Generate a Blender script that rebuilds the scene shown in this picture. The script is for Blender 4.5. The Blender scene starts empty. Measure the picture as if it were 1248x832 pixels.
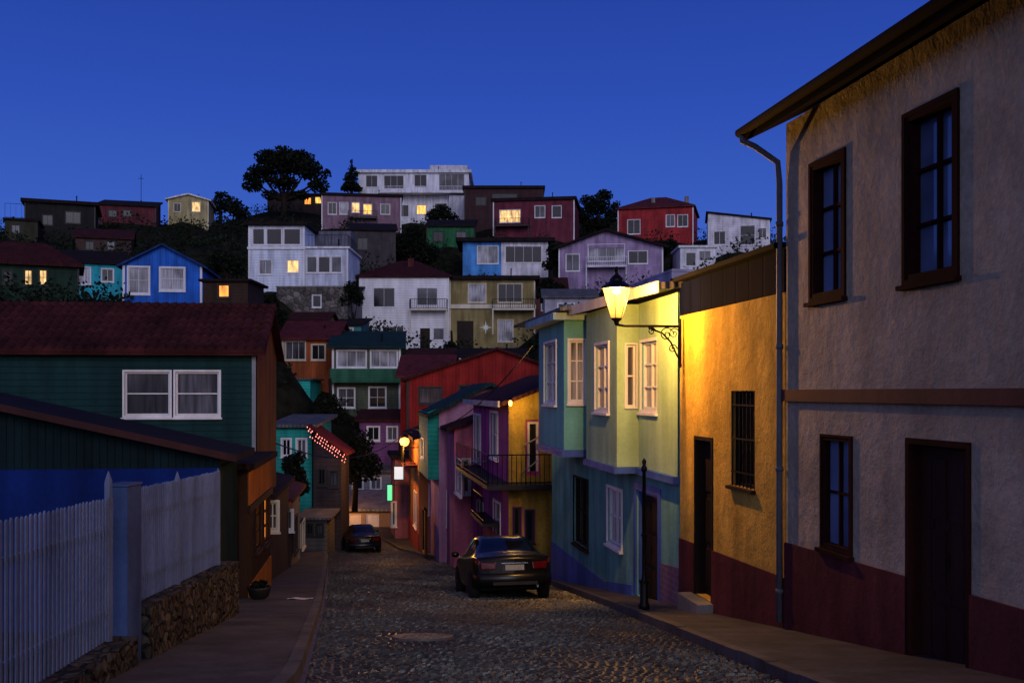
import bpy, math, random
import numpy as np
from mathutils import Vector, Matrix
random.seed(7); rng = np.random.default_rng(5)
scene = bpy.context.scene
C = scene.collection
F = 1248*35/36.0; CX = 624.0; HY = 478.0
def ray(px, py): return ((px-CX)/F, -(py-HY)/F)
def P(px, py, Y):
    kx, kz = ray(px, py); return (kx*Y, Y, kz*Y)
GPY = [-60,-8,30,38,46,55,62,80]; GPZ = [7.17,-.214,-5.61,-6.6,-7.3,-7.75,-7.95,-8]
def gz(Y): return float(np.interp(Y, GPY, GPZ))

# ------------------------------------------------------------------ helpers
def tag(o, label=None, cat=None, group=None, kind=None):
    if label: o['label'] = label
    if cat: o['category'] = cat
    if group: o['group'] = group
    if kind: o['kind'] = kind
    return o
def empty(name, loc, label, cat, group=None):
    o = bpy.data.objects.new(name, None); C.objects.link(o)
    o.location = loc; o.empty_display_size = .2
    return tag(o, label, cat, group)
class MB:
    def __init__(s): s.v = []; s.f = []
    def add(s, vs, fs):
        n = len(s.v); s.v += [tuple(v) for v in vs]; s.f += [tuple(i+n for i in f) for f in fs]
    def quad(s, *p): s.add(p, [tuple(range(len(p)))])
    def hexa(s, lo, hi):
        s.add(list(lo)+list(hi), [(3,2,1,0),(4,5,6,7),(0,1,5,4),(1,2,6,5),(2,3,7,6),(3,0,4,7)])
    def box(s, c, d, rz=0):
        x,y,z = c; a,b,h = d[0]/2,d[1]/2,d[2]/2; co,si = math.cos(rz),math.sin(rz)
        q = [(x+i*a*co-j*b*si, y+i*a*si+j*b*co) for i,j in ((-1,-1),(1,-1),(1,1),(-1,1))]
        s.hexa([(u,v,z-h) for u,v in q], [(u,v,z+h) for u,v in q])
    def fbox(s, F_, a0,a1,z0,z1,d0,d1):
        s.hexa([F_.p(a0,z0,d0),F_.p(a1,z0,d0),F_.p(a1,z0,d1),F_.p(a0,z0,d1)],
               [F_.p(a0,z1,d0),F_.p(a1,z1,d0),F_.p(a1,z1,d1),F_.p(a0,z1,d1)])
    def slab(s, poly, th):
        n = len(poly); lo = [(x,y,z-th) for x,y,z in poly]
        s.add(list(poly)+lo, [tuple(range(n)), tuple(range(2*n-1,n-1,-1))]+[(i,(i+1)%n,n+(i+1)%n,n+i) for i in range(n)])
    def tube(s, pts, r, n=8):
        pts = [Vector(p) for p in pts]; rs = r if isinstance(r,(list,tuple)) else [r]*len(pts)
        vs = []; fs = []
        for i,p in enumerate(pts):
            t = (pts[min(i+1,len(pts)-1)]-pts[max(i-1,0)]).normalized()
            ref = Vector((0,0,1)) if abs(t.z) < .9 else Vector((1,0,0))
            a = t.cross(ref).normalized(); b = t.cross(a)
            for k in range(n):
                w = 2*math.pi*k/n; vs.append(p+(a*math.cos(w)+b*math.sin(w))*rs[i])
        m = len(pts)
        for i in range(m-1):
            for k in range(n): fs.append((i*n+k, i*n+(k+1)%n, (i+1)*n+(k+1)%n, (i+1)*n+k))
        fs += [tuple(range(n-1,-1,-1)), tuple((m-1)*n+k for k in range(n))]
        s.add(vs, fs)
    def lathe(s, c, prof, n=16, axis='z', ph=0):
        vs = []; fs = []
        for r,z in prof:
            for k in range(n):
                w = 2*math.pi*k/n+ph
                q = (r*math.cos(w), r*math.sin(w), z) if axis == 'z' else (z, r*math.cos(w), r*math.sin(w))
                vs.append((c[0]+q[0], c[1]+q[1], c[2]+q[2]))
        m = len(prof)
        for i in range(m-1):
            for k in range(n): fs.append((i*n+k, i*n+(k+1)%n, (i+1)*n+(k+1)%n, (i+1)*n+k))
        fs += [tuple(range(n-1,-1,-1)), tuple((m-1)*n+k for k in range(n))]
        s.add(vs, fs)
    def build(s, name, mat, parent=None, smooth=False, local=False, bevel=0):
        me = bpy.data.meshes.new(name)
        org = Vector((0,0,0)); p = parent
        if not local:
            while p is not None: org += Vector(p.location); p = p.parent
        me.from_pydata([(x-org.x,y-org.y,z-org.z) for x,y,z in s.v], [], s.f)
        me.materials.append(mat)
        if smooth:
            for q in me.polygons: q.use_smooth = True
        o = bpy.data.objects.new(name, me); C.objects.link(o)
        if parent: o.parent = parent
        if bevel:
            b = o.modifiers.new('bevel','BEVEL'); b.width = bevel; b.segments = 2; b.limit_method = 'ANGLE'
        return o

# ------------------------------------------------------------------ materials
def NT(name):
    m = bpy.data.materials.new(name); m.use_nodes = True
    nt = m.node_tree; b = nt.nodes['Principled BSDF']
    return m, nt, b
def mth(nt, op, a, b=None, c=None):
    n = nt.nodes.new('ShaderNodeMath'); n.operation = op
    for i,v in enumerate((a,b,c)):
        if v is None: continue
        if isinstance(v,(int,float)): n.inputs[i].default_value = v
        else: nt.links.new(v, n.inputs[i])
    return n.outputs[0]
def mrange(nt, v, a,b,c,d):
    n = nt.nodes.new('ShaderNodeMapRange'); nt.links.new(v, n.inputs[0])
    for i,x in enumerate((a,b,c,d)): n.inputs[i+1].default_value = x
    return n.outputs[0]
def noise(nt, vec, sc, det=4, scale3=None):
    if scale3:
        mp = nt.nodes.new('ShaderNodeMapping'); mp.inputs['Scale'].default_value = scale3
        nt.links.new(vec, mp.inputs[0]); vec = mp.outputs[0]
    n = nt.nodes.new('ShaderNodeTexNoise'); n.inputs['Scale'].default_value = sc; n.inputs['Detail'].default_value = det
    nt.links.new(vec, n.inputs['Vector']); return n.outputs[0]
def M(name, col, rough=.85, kind='plaster', pitch=.15, bump=.35, var=.2, stain=.35, metal=0, spec=.3):
    m, nt, b = NT(name); L = nt.links
    tc = nt.nodes.new('ShaderNodeTexCoord').outputs['Object']
    n1 = mrange(nt, noise(nt, tc, 1.1, 6), .3,.7,1-var,1+var)
    n2 = mrange(nt, noise(nt, tc, 1.0, 5, (2.6,2.6,.3)), .35,.62,1-stain,1.05)
    val = mth(nt,'MULTIPLY', n1, n2)
    n3 = mrange(nt, noise(nt, tc, 14, 6), .3,.7,1-var*.5,1+var*.5)
    val = mth(nt,'MULTIPLY', val, n3)
    sx = nt.nodes.new('ShaderNodeSeparateXYZ'); L.new(tc, sx.inputs[0])
    x,y,z = sx.outputs
    h = mth(nt,'MULTIPLY', noise(nt, tc, 30, 6), .35)
    if kind == 'plaster':
        h = mth(nt,'ADD', h, mth(nt,'MULTIPLY', noise(nt, tc, 5, 5), 1.0))
    if kind == 'siding_h':
        fr = mth(nt,'FRACT', mth(nt,'DIVIDE', z, pitch))
        h = mth(nt,'ADD', h, mth(nt,'MULTIPLY', mth(nt,'SUBTRACT', 1.0, fr), 1.6))
        g = mrange(nt, fr, .84,.97,1,.42); val = mth(nt,'MULTIPLY', val, g)
    if kind in ('siding_v','corrugated'):
        w = mth(nt,'DIVIDE', mth(nt,'ADD', x, y), pitch)
        if kind == 'siding_v':
            fr = mth(nt,'PINGPONG', w, .5); g = mrange(nt, fr, .0,.07,.4,1)
            h = mth(nt,'ADD', h, mth(nt,'MULTIPLY', mrange(nt, fr, 0,.08,0,1), 1.2))
        else:
            sn = mth(nt,'SINE', mth(nt,'MULTIPLY', w, 6.2832)); g = mrange(nt, sn, -1,1,.6,1.05)
            h = mth(nt,'ADD', h, mth(nt,'MULTIPLY', sn, 1.2))
        val = mth(nt,'MULTIPLY', val, g)
    if kind in ('brick','stone'):
        cb = nt.nodes.new('ShaderNodeCombineXYZ'); L.new(mth(nt,'ADD',x,y), cb.inputs[0]); L.new(z, cb.inputs[1])
        if kind == 'brick':
            bt = nt.nodes.new('ShaderNodeTexBrick'); bt.inputs['Scale'].default_value = 1/pitch*.5
            L.new(cb.outputs[0], bt.inputs['Vector'])
            f = bt.outputs['Fac']; g = mrange(nt, f, 0,1,1,1.5)
            h = mth(nt,'SUBTRACT', h, f)
        else:
            vo = nt.nodes.new('ShaderNodeTexVoronoi'); vo.feature = 'DISTANCE_TO_EDGE'; vo.inputs['Scale'].default_value = 1/pitch
            L.new(tc, vo.inputs['Vector'])
            vc = nt.nodes.new('ShaderNodeTexVoronoi'); vc.inputs['Scale'].default_value = 1/pitch; L.new(tc, vc.inputs['Vector'])
            s2 = nt.nodes.new('ShaderNodeSeparateColor'); L.new(vc.outputs['Color'], s2.inputs[0])
            g = mth(nt,'MULTIPLY', mrange(nt, vo.outputs['Distance'], 0,.09,.3,1), mrange(nt, s2.outputs[0], 0,1,.55,1.35))
            h = mth(nt,'ADD', h, mth(nt,'MULTIPLY', mrange(nt, vo.outputs['Distance'], 0,.25,0,1), 3.0))
        val = mth(nt,'MULTIPLY', val, g)
    vs = nt.nodes.new('ShaderNodeVectorMath'); vs.operation = 'SCALE'
    vs.inputs[0].default_value = col; L.new(val, vs.inputs['Scale'])
    L.new(vs.outputs[0], b.inputs['Base Color'])
    b.inputs['Roughness'].default_value = rough; b.inputs['Metallic'].default_value = metal
    b.inputs['Specular IOR Level'].default_value = spec
    bp = nt.nodes.new('ShaderNodeBump'); bp.inputs['Strength'].default_value = min(bump,1.0); bp.inputs['Distance'].default_value = .02*max(bump,1.0)
    L.new(h, bp.inputs['Height']); L.new(bp.outputs[0], b.inputs['Normal'])
    return m
def glassm(name, col, rough=.08, spec=.5):
    m, nt, b = NT(name); tc = nt.nodes.new('ShaderNodeTexCoord').outputs['Object']
    v = mrange(nt, noise(nt, tc, .9, 3), .35,.65,.5,1.4)
    vs = nt.nodes.new('ShaderNodeVectorMath'); vs.operation = 'SCALE'; vs.inputs[0].default_value = col
    nt.links.new(v, vs.inputs['Scale']); nt.links.new(vs.outputs[0], b.inputs['Base Color'])
    b.inputs['Roughness'].default_value = rough; b.inputs['Specular IOR Level'].default_value = spec
    bp = nt.nodes.new('ShaderNodeBump'); bp.inputs['Strength'].default_value = .05
    nt.links.new(noise(nt, tc, 2.5, 2), bp.inputs['Height']); nt.links.new(bp.outputs[0], b.inputs['Normal'])
    return m
def curtain(name, col):
    m, nt, b = NT(name); tc = nt.nodes.new('ShaderNodeTexCoord').outputs['Object']
    v = mrange(nt, noise(nt, tc, 3.0, 3, (4,4,.25)), .35,.65,.45,1.15)
    v = mth(nt,'MULTIPLY', v, mrange(nt, noise(nt, tc, .55, 1), .4,.6,.35,1.1))
    vs = nt.nodes.new('ShaderNodeVectorMath'); vs.operation = 'SCALE'; vs.inputs[0].default_value = col
    nt.links.new(v, vs.inputs['Scale']); nt.links.new(vs.outputs[0], b.inputs['Base Color'])
    b.inputs['Roughness'].default_value = .2; b.inputs['Specular IOR Level'].default_value = .5
    return m
def lit(name, col, st):
    m, nt, b = NT(name); tc = nt.nodes.new('ShaderNodeTexCoord').outputs['Object']
    v = mrange(nt, noise(nt, tc, 1.6, 4, (2,2,.7)), .3,.7,.25*st,1.5*st)
    b.inputs['Base Color'].default_value = (.1,.08,.05,1)
    b.inputs['Emission Color'].default_value = (*col,1); nt.links.new(v, b.inputs['Emission Strength'])
    return m
def emis(name, col, st):
    m, nt, b = NT(name); b.inputs['Base Color'].default_value = (.2,.2,.2,1)
    b.inputs['Emission Color'].default_value = (*col,1); b.inputs['Emission Strength'].default_value = st
    return m

WHITE = M('white_paint', (.74,.73,.76), .5, 'plain', var=.08, stain=.15, bump=.1)
CREAM = M('cream_paint', (.66,.6,.48), .6, 'plain', var=.1, stain=.2, bump=.1)
BROWNF = M('dark_brown_wood', (.020,.011,.008), .6, 'siding_v', pitch=.3, bump=.15, spec=.2)
REDBR = M('red_brown_frame', (.030,.009,.008), .9, 'plain', bump=.1, spec=.05)
DOORB = M('brown_door_wood', (.050,.018,.012), .65, 'siding_v', pitch=.22, bump=.3, spec=.15)
DARKF = M('dark_frame', (.02,.02,.022), .5, 'plain')
BLUEF = M('blue_paint', (.05,.11,.42), .5, 'plain')
IRON = M('black_iron', (.012,.012,.013), .45, 'plain', metal=.6, bump=.15)
G = glassm('window_glass', (.02,.024,.035))
GB = glassm('painted_sky_glass', (.13,.19,.34), .06, .9)  # blue of the reflected sky is painted into the base colour
GD = glassm('dark_window_glass', (.006,.007,.010), .15)
CU = curtain('curtained_glass', (.42,.42,.48))
CUD = curtain('dim_curtained_glass', (.10,.10,.13))
LY = lit('lit_window_yellow', (1,.50,.09), 1.6)
LP = lit('lit_window_pale', (1,.60,.22), 1.2)
LO = lit('lit_window_orange', (1,.30,.04), 1.8)
KM = {'g':G,'d':GD,'c':CU,'k':CUD,'l':LY,'p':LP,'o':LO,'b':GB}
R_TILE = M('red_tile_roof', (.06,.014,.015), .85, 'corrugated', pitch=.25, spec=.12)
R_RED = M('red_sheet_roof', (.12,.022,.024), .75, 'corrugated', pitch=.18, spec=.15)
R_DARK = M('dark_sheet_roof', (.020,.013,.014), .85, 'corrugated', pitch=.18, spec=.12)
R_FLAT = M('dark_flat_roof', (.010,.009,.012), .85, 'plain', spec=.1)
R_BROWN = M('brown_red_roof', (.06,.018,.018), .85, 'corrugated', pitch=.2, spec=.10)
R_GREY = M('grey_sheet_roof', (.13,.125,.135), .7, 'corrugated', pitch=.18, spec=.2)
R_GREEN = M('green_sheet_roof', (.012,.04,.034), .75, 'corrugated', pitch=.18, spec=.15)
R_WHITE = M('white_slab_roof', (.72,.72,.76), .6, 'plain')
STONE = M('rough_stone', (.085,.068,.054), .9, 'stone', pitch=.14, bump=1.0, spec=.12)
CONC = M('concrete', (.20,.19,.18), .85, 'plaster')

# ------------------------------------------------------------------ houses
class Face:
    def __init__(s, o, u): s.o = o; s.u = u; s.n = (-u[1],u[0]); s.holes = []
    def p(s, a, z, d=0): return (s.o[0]+s.u[0]*a+s.n[0]*d, s.o[1]+s.u[1]*a+s.n[1]*d, z)
    def hit(s, px, py):
        kx,kz = ray(px,py)
        a = (kx*s.o[1]-s.o[0])/(s.u[0]-kx*s.u[1]); t = s.o[1]+s.u[1]*a
        return a, kz*t
def facade(mb, fc, W, z0, z1, a_start=0):
    as_ = sorted({a_start,W,*[v for h in fc.holes for v in h[:2]]}); zs = sorted({z0,z1,*[v for h in fc.holes for v in h[2:4]]})
    as_ = [a for a in as_ if a_start-1e-6 <= a <= W+1e-6]; zs = [z for z in zs if z0-1e-6 <= z <= z1+1e-6]
    for i in range(len(as_)-1):
        for j in range(len(zs)-1):
            ca,cz = (as_[i]+as_[i+1])/2,(zs[j]+zs[j+1])/2
            if any(h[0]<ca<h[1] and h[2]<cz<h[3] for h in fc.holes): continue
            mb.quad(fc.p(as_[i],zs[j]),fc.p(as_[i+1],zs[j]),fc.p(as_[i+1],zs[j+1]),fc.p(as_[i],zs[j+1]))
    for a0,a1,b0,b1,d in fc.holes:
        for q in (((a0,b0),(a1,b0)),((a1,b0),(a1,b1)),((a1,b1),(a0,b1)),((a0,b1),(a0,b0))):
            (p,r),(s_,t) = q; mb.quad(fc.p(p,r),fc.p(s_,t),fc.p(s_,t,d),fc.p(p,r,d))
def window(root, fc, a0,a1,z0,z1, kind='g', cols=2, rows=1, frame=WHITE, casing=.07, sill=True, dp=.1, fw=.045, bars=None, liner=False):
    fc.holes.append((a0,a1,z0,z1,dp)); mb = MB()
    c = casing
    if c:
        mb.fbox(fc,a0-c,a0,z0-c,z1+c,-.03,.004); mb.fbox(fc,a1,a1+c,z0-c,z1+c,-.03,.004)
        mb.fbox(fc,a0,a1,z1,z1+c,-.03,.004); mb.fbox(fc,a0,a1,z0-c,z0,-.03,.004)
    d0,d1 = dp-.065,dp-.015
    if liner: d0 = -.02
    mb.fbox(fc,a0,a0+fw,z0,z1,d0,d1); mb.fbox(fc,a1-fw,a1,z0,z1,d0,d1)
    mb.fbox(fc,a0+fw,a1-fw,z1-fw,z1,d0,d1); mb.fbox(fc,a0+fw,a1-fw,z0,z0+fw,d0,d1)
    d0 = dp-.065
    xs = [a0+fw+(a1-a0-2*fw)*i/cols for i in range(cols+1)]
    for i in range(1,cols): mb.fbox(fc,xs[i]-fw*.4,xs[i]+fw*.4,z0+fw,z1-fw,d0+.005,d1)
    for j in range(1,rows):
        zz = z0+(z1-z0)*j/rows
        for i in range(cols): mb.fbox(fc,xs[i]+(fw*.4 if i else 0),xs[i+1]-(fw*.4 if i<cols-1 else 0),zz-fw*.35,zz+fw*.35,d0+.008,d1)
    w = mb.build('window', frame, root)
    pn = MB(); pn.fbox(fc,a0,a1,z0,z1,dp-.014,dp); pn.build('pane', KM[kind], w)
    if sill:
        sb = MB(); sb.fbox(fc,a0-c-.03,a1+c+.03,z0-c-.05,z0-c-.002,-.08,.004); sb.build('sill', frame, w)
    if bars:
        bb = MB(); n = max(3,int((a1-a0)/.13))
        for i in range(n+1):
            a = a0+.03+(a1-a0-.06)*i/n; bb.tube([fc.p(a,z0,.01),fc.p(a,z1,.01)],.011,6)
        for k in (.15,.5,.85): bb.fbox(fc,a0,a1,z0+(z1-z0)*k-.012,z0+(z1-z0)*k+.012,.0,.012)
        bb.build('window_grille', bars, w)
    return w
def door(root, fc, a0,a1,z0,z1, mat=BROWNF, frame=None, dp=.14, casing=0, fan=0, liner=False):
    frame = frame or mat
    fc.holes.append((a0,a1,z0,z1,dp)); mb = MB(); fw = .06; dd = -.02 if liner else dp-.1
    mb.fbox(fc,a0,a0+fw,z0,z1,dd,dp); mb.fbox(fc,a1-fw,a1,z0,z1,dd,dp); mb.fbox(fc,a0+fw,a1-fw,z1-fw,z1,dd,dp)
    if casing:
        mb.fbox(fc,a0-casing,a0,z0,z1+casing,-.03,.004); mb.fbox(fc,a1,a1+casing,z0,z1+casing,-.03,.004); mb.fbox(fc,a0,a1,z1,z1+casing,-.03,.004)
    fr = mb.build('door_frame', frame, root)
    lf = MB(); zt = z1-fw-fan
    lf.fbox(fc,a0+fw,a1-fw,z0,zt,dp-.05,dp-.005)
    w = (a1-a0-2*fw); h = zt-z0
    for i in range(2):
        for (q0,q1) in ((.06,.3),(.35,.62),(.67,.94)):
            lf.fbox(fc,a0+fw+w*(.1+.44*i),a0+fw+w*(.46+.44*i),z0+h*q0,z0+h*q1,dp-.068,dp-.0495)
    d = lf.build('door', mat, root)
    hb = MB(); ah = a0+fw+w*.5; hb.tube([fc.p(ah+.03,z0+h*.46,dp-.08),fc.p(ah+.03,z0+h*.53,dp-.08)],.012,6)
    hb.tube([fc.p(ah+.03,z0+h*.5,dp-.08),fc.p(ah+.03,z0+h*.5,dp-.04)],.01,6); hb.build('handle', IRON, d)
    return d
ctrl = []; foot = []
class House:
    def __init__(s, name, label, cat, P0, u, W, D, z0, z1, wall, group=None, zroot=None):
        s.W,s.D,s.z0,s.z1,s.wall = W,D,z0,z1,wall
        f = s.front = Face(P0,u); n = f.n
        s.right = Face((P0[0]+u[0]*W,P0[1]+u[1]*W), n)
        s.left = Face((P0[0]+n[0]*D,P0[1]+n[1]*D), (-n[0],-n[1]))
        s.back = Face((P0[0]+u[0]*W+n[0]*D,P0[1]+u[1]*W+n[1]*D), (-u[0],-u[1]))
        s.extra = MB()
        c = f.p(W/2,0,D/2)
        s.root = empty(name,(c[0],c[1],zroot if zroot is not None else z0),label,cat,group)
        foot.append((f,W,D))
    def wpx(s, fc, x0,x1,y0,y1, kind='g', cols=2, rows=1, **k):
        xm = (x0+x1)/2; ym = (y0+y1)/2
        return window(s.root, fc, fc.hit(x0,ym)[0], fc.hit(x1,ym)[0], fc.hit(xm,y1)[1], fc.hit(xm,y0)[1], kind, cols, rows, **k)
    def dpx(s, fc, x0,x1,y0,y1, **k):
        xm = (x0+x1)/2; ym = (y0+y1)/2
        return door(s.root, fc, fc.hit(x0,ym)[0], fc.hit(x1,ym)[0], fc.hit(xm,y1)[1], fc.hit(xm,y0)[1], **k)
    def roof(s, kind, rise=0, over=.4, mat=R_DARK, th=.16, rp=.5, build=True):
        p = s.front.p; W,D,z,o = s.W,s.D,s.z1,over; mb = MB(); e = s.extra; t = th
        if kind == 'flat':
            mb.slab([p(-o,z+t,-o),p(W+o,z+t,-o),p(W+o,z+t,D+o),p(-o,z+t,D+o)], t-.003)
        elif kind == 'shed':      # rise at back
            k = rise/D
            mb.slab([p(-o,z+t-k*o,-o),p(W+o,z+t-k*o,-o),p(W+o,z+t+rise+k*o,D+o),p(-o,z+t+rise+k*o,D+o)], t-.003)
            e.quad(p(0,z,0),p(0,z,D),p(0,z+rise,D)); e.quad(p(W,z,0),p(W,z,D),p(W,z+rise,D)); e.quad(p(0,z,D),p(W,z,D),p(W,z+rise,D),p(0,z+rise,D))
        elif kind == 'shed_u':    # rise at the left end
            k = rise/W
            mb.slab([p(-o,z+t+rise+k*o,-o),p(W+o,z+t-k*o,-o),p(W+o,z+t-k*o,D+o),p(-o,z+t+rise+k*o,D+o)], t-.003)
            e.quad(p(0,z,0),p(W,z,0),p(0,z+rise,0)); e.quad(p(0,z,D),p(W,z,D),p(0,z+rise,D)); e.quad(p(0,z,0),p(0,z,D),p(0,z+rise,D),p(0,z+rise,0))
        elif kind == 'gable_u':
            k = rise/(D/2)
            mb.slab([p(-o,z+t-k*o,-o),p(W+o,z+t-k*o,-o),p(W+o,z+t+rise,D/2),p(-o,z+t+rise,D/2)], t-.003)
            mb.slab([p(-o,z+t+rise,D/2),p(W+o,z+t+rise,D/2),p(W+o,z+t-k*o,D+o),p(-o,z+t-k*o,D+o)], t-.003)
            for a in (0,W): e.quad(p(a,z,0),p(a,z,D),p(a,z+rise,D/2))
        elif kind == 'gable_n':
            m = W*rp; k1 = rise/m; k2 = rise/(W-m)
            mb.slab([p(-o,z+t-k1*o,-o),p(m,z+t+rise,-o),p(m,z+t+rise,D+o),p(-o,z+t-k1*o,D+o)], t-.003)
            mb.slab([p(m,z+t+rise,-o),p(W+o,z+t-k2*o,-o),p(W+o,z+t-k2*o,D+o),p(m,z+t+rise,D+o)], t-.003)
            for b in (0,D): e.quad(p(0,z,b),p(W,z,b),p(m,z+rise,b))
        elif kind == 'hip':
            i = min(W,D)/2*.9; zt = z+t+rise; r1,r2 = p(i,zt,D/2),p(W-i,zt,D/2)
            A,B,Cc,Dd = p(-o,z+t,-o),p(W+o,z+t,-o),p(W+o,z+t,D+o),p(-o,z+t,D+o)
            mb.slab([A,B,r2,r1],t-.003); mb.slab([B,Cc,r2],t-.003); mb.slab([Cc,Dd,r1,r2],t-.003); mb.slab([Dd,A,r1],t-.003)
        s.rf = mb.build('roof', mat, s.root) if build else None
        return s.rf
    def finish(s):
        mb = MB()
        facade(mb,s.front,s.W,s.z0,s.z1); facade(mb,s.back,s.W,s.z0,s.z1)
        facade(mb,s.left,s.D,s.z0,s.z1); facade(mb,s.right,s.D,s.z0,s.z1)
        mb.add(s.extra.v,s.extra.f)
        return mb.build('wall', s.wall, s.root)
    def strip(s, name, mat, fc, a0,a1,z0,z1,d0=-.04,d1=.003):
        mb = MB(); mb.fbox(fc,a0,a1,z0,z1,d0,d1); return mb.build(name, mat, s.root)
HG = 'houses on the hillside'
def hill(name, label, x0,x1,yt,yb,Y,D, wall, roof, ang=0, wins=(), cat='house', found=2.5, frame=WHITE, group=HG, rp=.5, fin=True, ct=True):
    a = math.radians(ang); u = (math.cos(a),math.sin(a)); kx = ray(x0,0)[0]
    P0 = (kx*Y,Y); W = Face(P0,u).hit(x1,HY)[0]
    z1 = -(yt-HY)/F*Y; zb = -(yb-HY)/F*Y
    h = House(name,label,cat,P0,u,W,D,zb-found,z1,wall,group,zb)
    kind,yr,over,mat,th = roof
    if kind in ('gable_u','hip'): rise = -(yr-HY)/F*(Y+D/2)-z1-th
    elif kind == 'shed': rise = -(yr-HY)/F*(Y+D)-z1-th
    else: rise = -(yr-HY)/F*Y-z1-th
    if kind == 'flat': rise = 0
    h.roof(kind, max(rise,.02), over, mat, th, rp)
    if W > 4 and h.z1-zb > 2.5 and fin:
        mb = MB(); c = h.front.p(W*.72,0,min(1.6,D*.35)); zt = z1+th+.1
        mb.tube([(c[0],c[1],zt-.4),(c[0],c[1],zt+.75)],.07,6); mb.lathe((c[0],c[1],zt+.75),[(.13,0),(.02,.12)],6); mb.build('vent_pipe',IRON,h.rf)
        for s_ in (0,1):
            a0 = -.03 if s_==0 else W-.12
            mb = MB(); mb.fbox(h.front,a0,a0+.15,zb-found,z1-.01,-.035,.003); mb.build('corner_board',frame,h.root)
    for w in wins:
        k = dict(frame=frame)
        if len(w) > 5: k['cols'] = w[5]
        if len(w) > 6: k['rows'] = w[6]
        if len(w) > 7: k.update(w[7])
        if w[4] == 'D': h.dpx(h.front,*w[:4],mat=BROWNF)
        elif w[4] == 'WD': h.dpx(h.front,*w[:4],mat=WHITE)
        else: h.wpx(h.front,*w[:5],**k)
    if ct:
        c = h.front.p(W/2,0,-.5); ctrl.append((c[0],c[1],zb)); c = h.front.p(W/2,0,D); ctrl.append((c[0],c[1],zb+.15*D))
    if fin: h.finish()
    return h
def railing(root, pts, h=1.0, mat=IRON, step=.14, name='railing', r=.012):
    mb = MB()
    for i in range(len(pts)-1):
        a,b = Vector(pts[i]),Vector(pts[i+1]); n = max(2,int((b-a).length/step))
        mb.tube([a+Vector((0,0,h)),b+Vector((0,0,h))],r*2,6); mb.tube([a+Vector((0,0,.08)),b+Vector((0,0,.08))],r*1.5,6)
        for k in range(n+1):
            q = a.lerp(b,k/n); mb.tube([q+Vector((0,0,.0)),q+Vector((0,0,h))],r if k%8 else r*1.8,4)
    return mb.build(name, mat, root)
def balc(h, x0,x1,py, d=1.2, mat=R_WHITE, rail=WHITE, posts=True):
    f = h.front; a0 = f.hit(x0,py)[0]; a1 = f.hit(x1,py)[0]; z = f.hit((x0+x1)/2,py)[1]
    mb = MB(); mb.fbox(f,a0,a1,z-.16,z,-d,.003)
    if posts:
        for a in (a0+.08,a1-.08): mb.fbox(f,a-.06,a+.06,z-2.6,z-.163,-d+.05,-d+.17)
    bl = mb.build('balcony',mat,h.root)
    railing(bl,[f.p(a0+.05,z,0),f.p(a0+.05,z,-d+.05),f.p(a1-.05,z,-d+.05),f.p(a1-.05,z,0)],.95,rail,.22,r=.016)

# --- wall colours
W_BEIGE = M('grey_beige_stucco',(.40,.34,.235),.92,'plaster',bump=1.6,var=.24,stain=.12,spec=.08)
W_YEL = M('ochre_stucco',(.58,.36,.065),.9,'plaster',bump=1.5,var=.26,stain=.25,spec=.10)
W_PGREEN = M('pale_mint_render',(.34,.50,.30),.8,'plaster',bump=.35,var=.14,stain=.2,spec=.2)
W_TEAL = M('teal_render',(.13,.38,.38),.8,'plaster',bump=.3,var=.14,stain=.2,spec=.2)
W_LTEAL = M('lower_teal_plaster',(.15,.36,.33),.85,'plaster',bump=.5,spec=.2)
PLINTH = M('dark_red_plinth',(.10,.022,.024),.85,'plaster',bump=.6,var=.25,spec=.15)
BRICKP = M('purple_brick',(.15,.09,.15),.85,'brick',pitch=.22,bump=.5)
W_DGREEN = M('dark_green_siding',(.008,.038,.041),.8,'siding_h',pitch=.16,bump=.6,var=.12,spec=.12)
W_ORANGE = M('orange_boards',(.24,.075,.018),.8,'siding_v',pitch=.18,bump=.4,spec=.12)
W_BLUE = M('blue_wall_paint',(.005,.020,.145),.75,'plaster',bump=.3,spec=.10)
W_DTEAL = M('dark_teal_boards',(.006,.018,.022),.8,'siding_v',pitch=.14,bump=.6,spec=.12)
def hw(n, c, k='siding_h', p=.2, **q): return M(n,c,.8,k,pitch=p,bump=.3,spec=.2,**q)

# ================================================================= RIGHT SIDE OF STREET
US = (.1657,-.9862)
def rP(t, d): return (5.764-d-.168*t, t)
def rhouse(name,label,t0,t1,d,D,z0,z1,wall,cat='house',group=None):
    return House(name,label,cat,rP(t1,d),US,(t1-t0)/.9862,D,z0,z1,wall,group)
def pl_strip(h, fc, a0,a1,za0,za1,mat,name='plinth',zb=None,d=-.03):
    mb = MB(); zb = h.z0 if zb is None else zb
    mb.hexa([fc.p(a0,zb,d),fc.p(a1,zb,d),fc.p(a1,zb,.003),fc.p(a0,zb,.003)],[fc.p(a0,za0,d),fc.p(a1,za1,d),fc.p(a1,za1,.003),fc.p(a0,za0,.003)])
    return mb.build(name,mat,h.root)
b = rhouse('town_house','large beige stucco two storey house with dark brown eaves and downpipe, nearest on the right',2.5,13.0,0,8,-5.2,3.5,W_BEIGE)
f = b.front
for (x0,x1,y0,y1) in ((990,1029,195,360),(1105,1166,130,336)):
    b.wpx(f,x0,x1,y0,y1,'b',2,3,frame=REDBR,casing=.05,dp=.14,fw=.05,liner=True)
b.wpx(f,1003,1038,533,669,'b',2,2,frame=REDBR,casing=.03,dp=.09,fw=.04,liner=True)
b.dpx(f,1105,1184,536,822,mat=DOORB,frame=REDBR,dp=.18,liner=True)
aD0,aD1 = f.hit(1105,680)[0],f.hit(1184,680)[0]
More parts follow.
